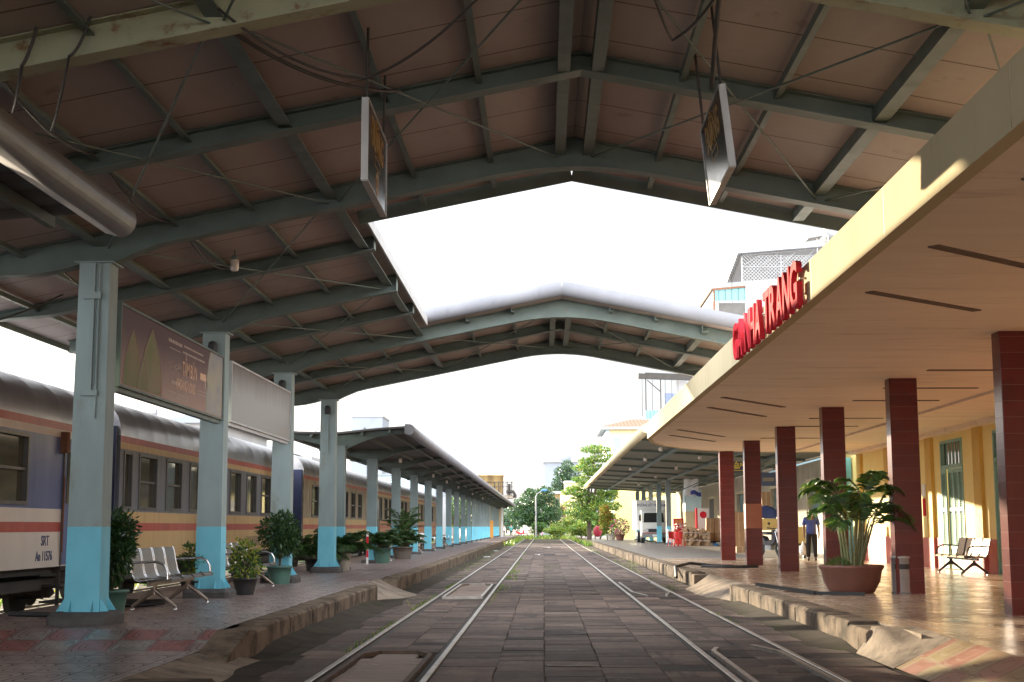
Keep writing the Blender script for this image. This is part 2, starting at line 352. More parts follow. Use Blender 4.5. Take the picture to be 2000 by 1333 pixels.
# ------------------------------------------------------------------ ground, paving, platforms (structure)
def setting():
    b = MB(); b.add([(-900,-60,-.16),(900,-60,-.16),(900,1600,-.16),(-900,1600,-.16)], [(0,1,2,3)])
    struct(b.build('ground', pm('dusty_ground', (.40,.34,.27), (.33,.28,.22), .4, .9, 0, .3, 8)))
    # dirt bed with gentle unevenness under the tracks
    b = MB(); xs = [-3.4+.2*i for i in range(36)]; ys = [2+.5*i for i in range(110)]+[57+4*i for i in range(30)]
    vs = []
    for y in ys:
        for x in xs:
            e = .0
            if x < -2.55: e = .03*mnoise.noise((x*2,y*.7,0)) + .012
            elif x > 2.9: e = .025*mnoise.noise((x*2,y*.7,5))
            vs.append((x,y,-.016+e))
    n = len(xs)
    b.add(vs, [(j*n+i,j*n+i+1,(j+1)*n+i+1,(j+1)*n+i) for j in range(len(ys)-1) for i in range(n-1)], 0, True)
    struct(b.build('track_bed', m_dirt))
    # slabs, each with its own level and tint
    cols = [(-2.62,-2.14),(-1.985,-1.55),(-1.55,-1.15),(-1.03,-.47),(-.47,.0),(.0,.55),(.55,1.12),(1.12,1.635),(1.765,2.2),(2.2,2.585),(2.70,3.32)]
    b = MB(); tint = []
    for ci,(x0,x1) in enumerate(cols):
        y = 6+random.random()
        while y < 112:
            jx0,jx1 = random.uniform(-.008,.008),random.uniform(-.008,.008)
            L = random.uniform(.26,.52) if random.random() < .75 else random.uniform(.5,.9)
            if y > 60: L *= 2
            if random.random() < .5 or True:
                inb = (15.3 > y+L*.5 > 11.0 or 33.2 > y+L*.5 > 26.6) and ci in (1,2)
                if not inb:
                    z = random.uniform(-.005,.005); t = random.gauss(.45,.2) - (.10 if ci == 5 else 0)
                    g = random.uniform(.002,.006); tl = random.uniform(-.004,.004); e = .007
                    X0,X1,Y0,Y1 = x0+g*.5+(jx0 if ci not in (0,1,3,8,10) else abs(jx0)*.5),x1-g*.5+(jx1 if ci not in (0,2,7,9,10) else -abs(jx1)*.5),y+g,y+L-g
                    vs = [(X0,Y0,-.03),(X1,Y0,-.03),(X1,Y1,-.03),(X0,Y1,-.03),
                          (X0,Y0,z-e),(X1,Y0,z-e+tl),(X1,Y1,z-e+tl),(X0,Y1,z-e),
                          (X0+e,Y0+e,z),(X1-e,Y0+e,z+tl),(X1-e,Y1-e,z+tl),(X0+e,Y1-e,z)]
                    b.add(vs, [(0,1,5,4),(1,2,6,5),(2,3,7,6),(3,0,4,7),(4,5,9,8),(5,6,10,9),(6,7,11,10),(7,4,8,11),(8,9,10,11)])
                    tint += [max(0,min(1,t))]*9
            y += L
    o = struct(b.build('paving_slabs', m_slab))
    a = o.data.attributes.new('tint','FLOAT','FACE'); a.data.foreach_set('value', tint)
    # left platform: lower crossing, slope, high level, with tile bands
    b = MB(); P = .28; Q = .13; xl = -6.85; xr = -3.46
    def quad(x0,x1,y0,y1,za,zb,m,zxa=None):
        b.add([(x0,y0,za),(x1,y0,za),(x1,y1,zb),(x0,y1,zb)], [(0,1,2,3)], m)
    quad(xl,xr,-34,14.05,Q,Q,0); quad(xl,xr,14.05,14.95,Q,P,1); quad(xl,xr,14.95,28.3,P,P,0); quad(xl,xr,28.3,29.4,P,P+.001,1); quad(xl,xr,29.4,172,P,P,0)
    b.add([(xl,3,-.16),(xl,172,-.16),(xl,172,P),(xl,14.95,P),(xl,14.05,Q),(xl,3,Q)], [(0,1,2,3,4,5)], 2)
    b.add([(xl,172,-.1),(xr,172,-.1),(xr,172,P),(xl,172,P)], [(0,1,2,3)], 2)
    struct(b.build('platform_left', [m_tileL, m_tileRamp, m_conc]))
    # right platform
    b = MB(); xl = 3.8; xr = 11.4
    quad(3.95,xr,-34,13.7,P,P,0); quad(3.95,xr,13.7,15.2,P,P,0); quad(xl,xr,15.2,47.5,P,P,0); quad(xl,14,47.5,165,P,P,3)
    b.add([(3.38,3,.005),(3.95,3,P+.002),(3.95,13.7,P+.002),(3.38,13.7,.005)], [(0,1,2,3)], 1)
    vs = []; n = 8
    for q in range(9):
        t = q/8; y = 13.7+1.6*t; k = t*t*(3-2*t)
        for i in range(n): u = i/(n-1); x = 3.36+.62*u; vs.append((x,y,(.285*u)*(1-k)+k*(.285*(lambda w: w*w*(3-2*w))(max(0,min(1,(x-3.38)/.16))))+.004*mnoise.noise((x*5,y*4,2))))
    b.add(vs, [(q*n+i,q*n+i+1,(q+1)*n+i+1,(q+1)*n+i) for q in range(8) for i in range(n-1)], 2, True)
    vs = []; nx = 7
    for q in range(15):
        t = q/14; y = 26.05+6.4*t; k = min(1, 4*t, 4*(1-t))
        for i in range(nx): u = i/(nx-1); x = 3.81-u*(.33+.42*k); vs.append((x,y,P-(P+.01)*u**1.15))
    b.add(vs, [(q*nx+i,(q+1)*nx+i,(q+1)*nx+i+1,q*nx+i+1) for q in range(14) for i in range(nx-1)], 2, True)
    b.add([(3.8,14.3,-.1),(3.8,165,-.1),(3.8,165,P),(3.8,14.3,P)], [(3,2,1,0)], 2)
    struct(b.build('platform_right', [m_tileR, m_tileYR, m_conc, m_tileFar]))
    # concrete aprons of the crossings
    def apron(name, pts):
        b = MB(); n = len(pts[0]); vs = [p for row in pts for p in row]
        b.add(vs, [(j*n+i,j*n+i+1,(j+1)*n+i+1,(j+1)*n+i) for j in range(len(pts)-1) for i in range(n-1)], 0, True)
        return struct(b.build(name, m_conc))
    rows = []
    for y in [3+.35*i for i in range(32)]+[14.1,14.3,14.5]:
        k = mnoise.noise((0,y*1.3,3)); xe = -2.82+.08*k
        r = []
        for i in range(9):
            t = i/8; x = -3.47+(xe+3.47)*t
            zz = .128*(1-t)**1.3*(1 if y < 14.0 else .9) - .012*t + .010*mnoise.noise((x*3,y*2,1))*(t > .05)
            r.append((x,y,zz if t < .99 else -.03))
        rows.append(r)
    apron('concrete_apron', rows)
    b = MB(); b.prism([(13.75,-.04),(15.0,-.04),(15.0,.285),(14.8,.27),(14.4,.19),(14.05,.125),(13.85,.06)], 0, -3.465, -3.13); struct(b.build('kerb', m_kerb))
    rows = []
    for i in range(14):
        y = 26.2+.28*i; w = math.sin(PI*min(1,max(0,(i)/13)))
        r = []
        for j in range(8):
            t = j/7; x = -3.47+t*(.25+.75*w**.5)
            r.append((x,y,(.282*(1-t)**1.3-.02*t)+.012*mnoise.noise((x*4,y*2,7))*(t>.05)))
        rows.append(r)
    apron('crossing_ramp', rows)
    # kerb stones: one built-up edge per run
    def kerb(name, xo, xi, y0, y1, rise=.28):
        b = MB(); y = y0; sgn = 1 if xo > xi else -1
        while y < y1-.05:
            L = min(random.uniform(.5,.95), y1-y)
            if y > 70: L = min(3.2, y1-y)
            d = random.uniform(-.012,.012); h = rise+random.uniform(.002,.010); k = random.uniform(.02,.04)
            if y-y0 < .3: h -= .03
            A,B = xi, xo+d
            prof = [(A,-.12),(B,-.12),(B-.012*sgn*-1*0,h-k),(B-sgn*k,h),(A,h)]
            n = 4; ys = [y+.001+(L-.002)*i/n for i in range(n+1)]; vs = []
            for q,yy in enumerate(ys):
                e = .007*mnoise.noise((yy*5,xo,0)); ee = (.008 if q in (0,n) else 0)
                for i,(px,pz) in enumerate(prof): vs.append((px+(e-sgn*ee if i in (1,2,3) else 0), yy, pz-(ee*.6 if i > 1 else 0)+(e*.4 if i>1 else 0)))
            f = [(q*5+i,q*5+(i+1)%5,(q+1)*5+(i+1)%5,(q+1)*5+i) for q in range(n) for i in range(5)]
            f += [tuple(range(4,-1,-1)), tuple(range(n*5,n*5+5))]
            if sgn > 0: f = [tuple(reversed(t)) for t in f]
            b.add(vs, f, 0, False); y += L
        return struct(b.build(name, m_kerb))
    kerb('kerb', -3.12, -3.46, 15.0, 26.3); kerb('kerb', -3.12, -3.46, 29.7, 172); kerb('kerb', -2.62, -3.3, 3, 11.25, .16)
    kerb('kerb', 3.45, 3.8, 15.2, 26.2); kerb('kerb', 3.45, 3.8, 32.3, 150)
    # soft fillet of dirt at the foot of the left kerb
    b = MB(); vs = []; ys = [15+.3*i for i in range(38)]
    for y in ys:
        k = .5+.5*mnoise.noise((2,y*.9,0)); w = max(0,min(1,(y-15)/1.2,(26.1-y)/.8)); vs += [(-3.13,y,(.10*k+.04)*w-.02),(-2.95,y,(.045*k+.02)*w-.02),(-2.72,y,-.022)]
    b.add(vs, [(3*j+i,3*j+i+1,3*j+i+4,3*j+i+3) for j in range(len(ys)-1) for i in range(2)], 0, True)
    struct(b.build('kerb_foot_soil', m_dirt))
    b = MB(); vs = []; ys = [14.9+.4*i for i in range(28)]
    for y in ys:
        k = .6+.4*mnoise.noise((7,y*.9,0)); w = max(0,min(1,(y-15.2)/1.2,(25.7-y)/.8)); vs += [(3.46,y,(.075*k+.04)*w-.02),(3.2,y,(.04*k+.02)*w-.02),(2.9,y,-.022)]
    b.add(vs, [(3*j+i+1,3*j+i,3*j+i+3,3*j+i+4) for j in range(len(ys)-1) for i in range(2)], 0, True)
    struct(b.build('kerb_foot_soil', m_dirt))
    # the yard and street beyond the line
    b = MB(); b.box(-12,4,165,230,-.1,.0); struct(b.build('yard', m_conc))
setting()

# ------------------------------------------------------------------ tracks
def tracks():
    for xa,xb,lab in ((-2.08,-1.07,'rusty metre gauge track beside the left platform, sunk in stone paving'),
                      (1.70,2.645,'metre gauge track beside the right platform, sunk in stone paving with check rails')):
        t = thing('railway_track', lab, 'railway track', ((xa+xb)/2,10,0))
        for x in (xa,xb):
            b = MB(); bend = []
            prof = [(-.030,.012),(-.022,.02),(.022,.02),(.030,.012),(.030,-.02),(.012,-.035),(.012,-.10),(-.012,-.10),(-.012,-.035),(-.030,-.02)]
            ys = [3]+[3+6*i for i in range(1,29)]; vs = []
            for y in ys:
                e = .012*mnoise.noise((x,y*.08,2))
                for px,pz in prof: vs.append((x+px+e,y,pz))
            n = 10
            for q in range(len(ys)-1):
                for i in range(n):
                    b.f.append([q*n+i,(q+1)*n+i,(q+1)*n+(i+1)%n,q*n+(i+1)%n]); b.m.append(0 if i in (0,1,2) else 1); b.s.append(False)
            b.v += vs; b.f.append(list(range(n))); b.m.append(1); b.s.append(False)
            b.build('rail', [m_steel, m_railside], t)
            s_ = 1 if x == xa else -1; b = MB()
            for q in range(24): b.box(min(x+s_*.032,x+s_*.098),max(x+s_*.032,x+s_*.098),3+5*q,8+5*q,-.05,-.009)
            b.build('flangeway', m_dark, t)
            b = MB(); b.box(min(x-s_*.032,x-s_*.058),max(x-s_*.032,x-s_*.058),3,120,-.05,-.008); b.build('joint_filler', m_dark, t)
        if xa > 0:
            def chk(pts):
                b = MB()
                for p,q in zip(pts,pts[1:]): b.bar(p, q, .05, .045)
                b.build('check_rail', m_steel, t)
            chk([(xa+.20,15.6,.02),(xa+.115,15.2,.02),(xa+.105,10,.02),(xa+.105,6,.02)])
            chk([(xb-.30,16.0,.012),(xb-.12,15.2,.015),(xb-.11,6,.018)])
            chk([(xa+.09,33.5,.02),(xa+.10,28.6,.02),(xa+.30,27.4,.012)])
            chk([(xb-.10,33.5,.015),(xb-.11,28.6,.015),(xb-.25,27.6,.01)])
    m_wood = pm('weathered_grey_planks', (.32,.24,.20), (.20,.15,.125), 3, .8, 0, .4, 40, (.42,.36,.31), (.6,.75), 6, (.3,6,1))
    for y0,y1,lab in ((8.6,15.2,'timber crossing panel in an angle iron frame between the rails, nearest the camera'),
                      (26.8,33.0,'pale timber crossing panel between the left rails, farther off by the platform dip')):
        t = thing('crossing_panel', lab, 'crossing panel', (-1.57,(y0+y1)/2,0))
        b = MB(); x0,x1 = -1.93,-1.20
        for p,q in (((x0,y0,.015),(x0,y1-.35,.015)),((x0,y1-.35,.015),(x0+.16,y1,.015)),((x0+.16,y1,.015),(x1-.16,y1,.015)),((x1-.16,y1,.015),(x1,y1-.35,.015)),((x1,y1-.35,.015),(x1,y0,.015)),((x1,y0,.015),(x0,y0,.015))):
            b.bar(p,q,.05,.05)
        b.build('frame', m_railside if y0 < 20 else m_steel, t)
        b = MB(); y = y0+.05
        while y < y1-.1:
            w = random.uniform(.2,.34); w = min(w,y1-.04-y); ins = .14 if y+w > y1-.3 else .035
            z = random.uniform(-.008,.006)
            b.bbox(x0+ins,x1-ins,y+.006,y+w-.006,-.03,z+.006,.006); y += w
        b.build('planks', m_wood, t)
    # litter and scraps on the paving
    for i,(x,y,s,c) in enumerate([(-1.6,70,.3,0),(-2.6,77,.35,0),(-2.5,62,.3,0),(.2,88,.5,0),(-.3,66,.25,0),(-2.5,60,.22,0)]):
        b = MB(); n = 7; vs = [(x,y,.05)]+[(x+s*random.uniform(.4,.7)*math.cos(2*PI*k/n),y+s*random.uniform(.4,.7)*math.sin(2*PI*k/n),.022+random.uniform(0,.04)) for k in range(n)]
        b.add(vs, [(0,1+k,1+(k+1)%n) for k in range(n)])
        tag(b.build('paper_scrap', m_white), 'small scrap of white litter lying on the track paving', 'litter', 'scraps of litter on the paving')
tracks()
b = MB(); vs = [(.03,13.86,.0095),(.2,13.80,.0095),(.38,13.82,.0095),(.53,13.78,.0095),(.54,13.94,.0095),(.36,13.96,.0095),(.18,13.93,.0095),(.02,13.97,.0095)]
b.add(vs, [(0,1,6,7),(1,2,5,6),(2,3,4,5)]); tag(b.build('worn_paint_bar', pm('worn_white_paint', (.36,.33,.29), (.17,.145,.12), 9, .9, spec=.1)), kind='structure')

# ------------------------------------------------------------------ the big gabled canopy
RX = .38; RZ = 5.90; SL = .2
def roofz(x): return RZ - SL*abs(x-RX)
PY = [9.98,15.85,21.72,27.55,33.42]
XL,XR,XO = -7.7,7.7,-2.3
def canopy():
    T = thing('station_canopy', 'large gabled steel canopy on blue columns with an open bay in its roof', 'canopy', (-5.2,21.7,.28))
    TH = .05
    def slope(name, x0, x1, y0, y1):
        b = MB(); za,zb = roofz(x0),roofz(x1)
        b.add([(x0,y0,za),(x1,y0,zb),(x1,y1,zb),(x0,y1,za),(x0,y0,za+TH),(x1,y0,zb+TH),(x1,y1,zb+TH),(x0,y1,za+TH)],
              [(0,3,2,1),(4,5,6,7),(0,1,5,4),(1,2,6,5),(2,3,7,6),(3,0,4,7)])
        return b.build(name, m_sheet, T)
    YN,YC,YE = 17.2,27.05,34.3
    slope('roof_panel', XL, RX-.003, -4, YN); slope('roof_panel', RX+.003, XR, -4, YN)
    slope('roof_panel', XL, XO, YN+.002, YC-.002)
    slope('roof_panel', XL, RX-.003, YC, YE); slope('roof_panel', RX+.003, XR, YC, YE)
    b = MB(); b.add([(RX-.16,-4,RZ+.03),(RX,-4,RZ+.07),(RX+.16,-4,RZ+.03),(RX-.16,YN,RZ+.03),(RX,YN,RZ+.07),(RX+.16,YN,RZ+.03)], [(0,3,4,1),(1,4,5,2)]); b.add([(RX-.16,YC,RZ+.03),(RX,YC,RZ+.07),(RX+.16,YC,RZ+.03),(RX-.16,YE,RZ+.03),(RX,YE,RZ+.07),(RX+.16,YE,RZ+.03)], [(0,3,4,1),(1,4,5,2)]); b.build('ridge_cap', m_sheet, T)
    # edge trims
    def trim(pts, dz, th, m, name='edge_trim'):
        b = MB()
        for p,q in zip(pts,pts[1:]):
            p=Vector(p);q=Vector(q); b.bar(p+Vector((0,0,dz)),q+Vector((0,0,dz)),th,.22 if dz else .16)
        return b.build(name, m, T)
    trim([(XO-.05,YN+.03,roofz(XO-.05)),(RX-.008,YN+.03,RZ)], -.06, .03, m_beam); trim([(RX+.008,YN+.03,RZ),(XR,YN+.03,roofz(XR))], -.06, .03, m_beam)
    trim([(XL,YE+.02,roofz(XL)),(RX,YE+.02,RZ)], -.06, .03, m_beam); trim([(RX,YE+.02,RZ),(XR,YE+.02,roofz(XR))], -.06, .03, m_beam)
    trim([(XO+.02,YN+.05,roofz(XO)),(XO+.02,YC-.2,roofz(XO))], -.0, .03, m_trim); trim([(XL-.02,-4,roofz(XL)),(XL-.02,YE,roofz(XL))], 0, .03, m_beam)
    # rounded gutter on the cross bay
    for x0,x1 in ((XO-.03,RX),(RX,XR)):
        b = MB(); n=24; k = 12
        pts = [(x0+(x1-x0)*i/k, YC-.1, roofz(x0+(x1-x0)*i/k)+.125) for i in range(k+1)]
        b.tube(pts, .145, 20, 0, True); b.build('gutter', m_gutter, T)
        b = MB()
        for i in range(2,k,4): b.tube([(pts[i][0]-.012,pts[i][1],pts[i][2]+.0024),(pts[i][0]+.012,pts[i][1],pts[i][2]-.0024)], .149, 20)
        b.build('gutter_joint', m_gutter, T)
    # transverse beams
    def beam(y, main, mat, xa=XL+.15, xb=XR-.1):
        def arc(x): return roofz(x)-(.27 if main else .19)      # bottom line of a plain beam
        b = MB(); xs = sorted(q for q in set([xa,xb,RX]+[xa+(xb-xa)*i/60 for i in range(61)]+([-5.38,-5.02] if main else [])) if q <= xb)
        def bot(x):
            z = arc(x)
            if main and abs(x-RX) < .95: z = min(z, RZ-.27-.2*.475-.2*.475*(abs(x-RX)/.95)**2)
            if main:
                if -5.02 <= x <= -3.3: t = (x+5.02)/1.72; z = min(z, 4.42+(arc(-3.3)-4.42)*(1-(1-t)**1.8))
                if -6.35 <= x <= -5.38: t = (-5.38-x)/.97; z = min(z, 4.42+(arc(-6.35)-4.42)*(1-(1-t)**2.4))
                if -5.38 < x < -5.02: z = 4.42
            if x < -6.8: z = max(z, arc(x)+(.1*(-6.8-x)/.9))
            return z
        tp = [(x,roofz(x)-.004) for x in xs]; bt = [(x,bot(x)) for x in xs]
        vs = []
        for yy in (y-.012,y+.012):
            vs += [(x,yy,z) for x,z in tp]+[(x,yy,z) for x,z in bt]
        n = len(xs); o = 2*n
        f = []
        for i in range(n-1):
            f += [(i,i+1,n+i+1,n+i),(o+i+1,o+i,o+n+i,o+n+i+1)]
        b.add(vs, f)
        for (line,dz) in ((bt,.0),(tp,-.011)):
            for (p,q) in zip(line,line[1:]):
                w = .10
                b.add([(p[0],y-w,p[1]+dz-.006),(q[0],y-w,q[1]+dz-.006),(q[0],y+w,q[1]+dz-.006),(p[0],y+w,p[1]+dz-.006),
                       (p[0],y-w,p[1]+dz+.006),(q[0],y-w,q[1]+dz+.006),(q[0],y+w,q[1]+dz+.006),(p[0],y+w,p[1]+dz+.006)],
                      [(0,3,2,1),(4,5,6,7),(0,1,5,4),(2,3,7,6)])
        b.box(xb-.01,xb,y-.1,y+.1,bot(xb),roofz(xb)-.01)
        return b.build('beam', mat, T)
    beam(PY[0], True, m_rustbeam); beam((PY[0]+PY[1])/2, False, m_beam); beam(PY[1], True, m_beam)
    beam(7.0, False, m_beam); beam(4.1, True, m_beam)
    beam((PY[1]+PY[2])/2, False, m_beam, xb=XO-.02); beam(PY[2], True, m_beam, xb=XO-.02); beam((PY[2]+PY[3])/2-.1, False, m_beam, xb=XO-.02)
    beam(PY[3], True, m_beam); beam((PY[3]+PY[4])/2, False, m_beam); beam(PY[4], True, m_beam)
    # girders and purlins
    segs_all = [(-3.9,17.18),(27.2,34.28)]; segs_left = [(-3.9,34.28)]
    def pur(name, x, segs, w, h, mat):
        for y0,y1 in segs:
            b = MB(); z = roofz(x); s = SL if x < RX else -SL
            z1 = z-.012
            b.box(x-w/2,x-w/2+.012,y0,y1,z1-h,z1-.004); b.box(x-w/2+.012,x+w/2,y0,y1,z1-h,z1-h+.012); 
            b.build(name, mat, T)
    for x in (-5.2,-2.47,3.23,5.96): pur('girder', x, segs_left if x < XO else segs_all, .14, .14, m_beam)
    for x in (RX-.165,RX+.165): pur('girder', x, [(-3.9,PY[1]-.02),(PY[3]+.02,PY[4]-.02)], .12, .17, m_beam)
    for x in (-7.0,-6.1,-4.3,-3.4): pur('purlin', x, segs_left, .06, .09, m_beam)
    for x in (-1.5,-.6,1.36,2.26,4.16,5.06,6.9): pur('purlin', x, segs_all, .06, .09, m_beam)
    # bracing rods in the roof planes
    def rod(xa,ya,xb,yb):
        b = MB(); b.tube([(xa,ya,roofz(xa)-.19),(xb,yb,roofz(xb)-.19)], .011, 6); b.build('brace_rod', m_beam, T)
    for y0,y1 in ((PY[0],PY[1]),(4.1,PY[0])):
        for xa,xb in ((-5.1,-2.5),(-2.4,RX-.2),(RX+.2,3.2),(3.3,5.9)): rod(xa,y0,xb,y1); rod(xb,y0,xa,y1)
    for y0,y1 in ((PY[1],PY[2]),(PY[2],PY[3]),(PY[3],PY[4])): rod(-5.1,y0,-2.55,y1); rod(-2.55,y0,-5.1,y1)
    for xa,xb in ((-2.4,RX-.2),(RX+.2,3.2),(3.3,5.9)): rod(xa,PY[3],xb,PY[4]); rod(xb,PY[3],xa,PY[4])
    # columns
    for i,y in enumerate(PY):
        x0,x1 = -5.385,-5.015; b = MB(); t = .0
        def shaft(z0,z1,m,d0,d1):
            a0,a1 = d0,d1
            b.add([(x0-a0,y-.16-a0,z0),(x1+a0,y-.16-a0,z0),(x1+a0,y+.16+a0,z0),(x0-a0,y+.16+a0,z0),
                   (x0-a1,y-.16-a1,z1),(x1+a1,y-.16-a1,z1),(x1+a1,y+.16+a1,z1),(x0-a1,y+.16+a1,z1)],
                  [(0,1,5,4),(1,2,6,5),(2,3,7,6),(3,0,4,7)], m)
        shaft(.42,1.37,1,.014,.008); shaft(1.37,4.42,0,.008,-.006)
        b.add([(x0-.04,y-.2,4.425),(x1+.04,y-.2,4.425),(x1+.04,y+.2,4.425),(x0-.04,y+.2,4.425),(x0-.04,y-.2,4.41),(x1+.04,y-.2,4.41),(x1+.04,y+.2,4.41),(x0-.04,y+.2,4.41)],
              [(0,1,2,3),(7,6,5,4),(0,4,5,1),(1,5,6,2),(2,6,7,3),(3,7,4,0)], 0)
        c = b.build('column', [m_colgrey, m_colblue], T)
        for sx,xx in ((-1,x0-.014),(1,x1+.014)):
            for yy in (y-.13,y+.13):
                b = MB(); b.prism([(xx,.425),(xx+sx*.10,.425),(xx+sx*.085,.45),(xx,.58)], 1, yy-.007, yy+.007); b.build('gusset', m_colblue, c)
        for xx in (x0+.06,x1-.06): b = MB(); b.prism([(y-.174,.425),(y-.26,.425),(y-.25,.45),(y-.174,.55)], 0, xx-.007, xx+.007); b.build('gusset', m_colblue, c)
        b = MB(); b.bbox(x0-.17,x1+.17,y-.32,y+.32,.25,.42,.05); b.build('pedestal', m_concdark, c)
        if i == 1:
            b = MB(); b.box(-5.22,-5.175,y-.205,y-.169,2.9,4.4); b.box(-5.30,-5.10,y-.222,y-.169,3.98,4.06); b.box(-5.30,-5.10,y-.212,y-.169,2.86,2.92)
            b.tube([(-5.13,y-.18,2.6),(-5.13,y-.18,4.4)], .012, 6); b.build('conduit', m_colgrey, c)
        if i > 1:
            b = MB(); b.lathe([(.075,-.12),(.075,.03),(.06,.07),(.02,.09)], 12, (-5.2,y-.24,4.18)); b.build('lamp', m_black, c)
            b = MB(); b.box(-5.22,-5.18,y-.20,y-.16,3.1,4.06); b.build('conduit', m_colgrey, c)
    return T
canopy()

# ------------------------------------------------------------------ platform canopies (butterfly, rounded gutter)
def platform_canopy(y0, y1, cols, label):
    T = thing('platform_canopy', label, 'canopy', (-5.2,y0,.28))
    sec = [(-3.32,3.86),(-4.2,3.80),(-5.2,3.70),(-6.2,3.72),(-7.1,3.80)]
    def zz(x):
        for (a,za),(b_,zb) in zip(sec,sec[1:]):
            if a >= x >= b_: return za+(zb-za)*(a-x)/(a-b_)
    b = MB()
    poly = [(x,z) for x,z in sec]+[(x,z+.05) for x,z in reversed(sec)]
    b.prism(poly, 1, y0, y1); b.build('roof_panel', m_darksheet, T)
    b = MB(); prof = [(-3.50,3.70)]
    for i in range(13): th = -PI/2+PI*i/12; prof.append((-3.38+.125*math.cos(th)*1.0, 3.80+.135*math.sin(th)))
    prof += [(-3.50,3.94)]
    b.prism(prof, 1, y0-.12, y1+.1)
    for f in range(len(b.s)-2): b.s[f] = True
    b.build('gutter', m_galv, T)
    for x in (-3.9,-4.6,-5.9,-6.6):
        b = MB(); b.box(x-.03,x+.03,y0+.02,y1-.02,zz(x)-.10,zz(x)-.012); b.build('purlin', m_beam, T)
    for y in cols:
        b = MB()
        xs = [-3.55-.1*i for i in range(34)]
        def bt(x):
            if x > -5.05: t = (-3.55-x)/1.5; return zz(x)-.10-.28*t**2.2
            t = (x+6.85)/1.5 if x < -5.35 else 1; return zz(x)-.10-.28*max(0,min(1,t))**2.2
        for p,q in zip(xs,xs[1:]):
            for yy,w in ((y,.012),):
                b.add([(p,y-w,zz(p)-.01),(q,y-w,zz(q)-.01),(q,y-w,bt(q)),(p,y-w,bt(p)),(p,y+w,zz(p)-.01),(q,y+w,zz(q)-.01),(q,y+w,bt(q)),(p,y+w,bt(p))],
                      [(0,1,2,3),(7,6,5,4)])
            b.add([(p,y-.07,bt(p)),(q,y-.07,bt(q)),(q,y+.07,bt(q)),(p,y+.07,bt(p)),(p,y-.07,bt(p)-.01),(q,y-.07,bt(q)-.01),(q,y+.07,bt(q)-.01),(p,y+.07,bt(p)-.01)], [(0,1,2,3),(7,6,5,4),(0,4,5,1),(2,6,7,3)])
        b.build('bracket', m_beam, T)
        b = MB(); x0,x1 = -5.35,-5.05
        b.box(x0,x1,y-.13,y+.13,1.37,3.42,0); b.box(x0-.004,x1+.004,y-.134,y+.134,.38,1.37,1)
        for k in range(9): b.box(x0-.03,x0-.0,y-.09,y-.05,2.6+.09*k,2.63+.09*k,0)
        c = b.build('column', [m_colgrey_shaded, m_colblue], T)
        b = MB(); b.bbox(x0-.14,x1+.14,y-.26,y+.26,.25,.38,.04); b.build('pedestal', m_concdark, c)
    return T
platform_canopy(34.95, 166, [35.3+6.82*k for k in range(20)], 'long low butterfly canopy with rounded gutter along the left platform beyond the gabled roof')
platform_canopy(-4, 10.7, [1.5,7.6], 'end of a low platform canopy with round silver gutter, cut off at the upper left')

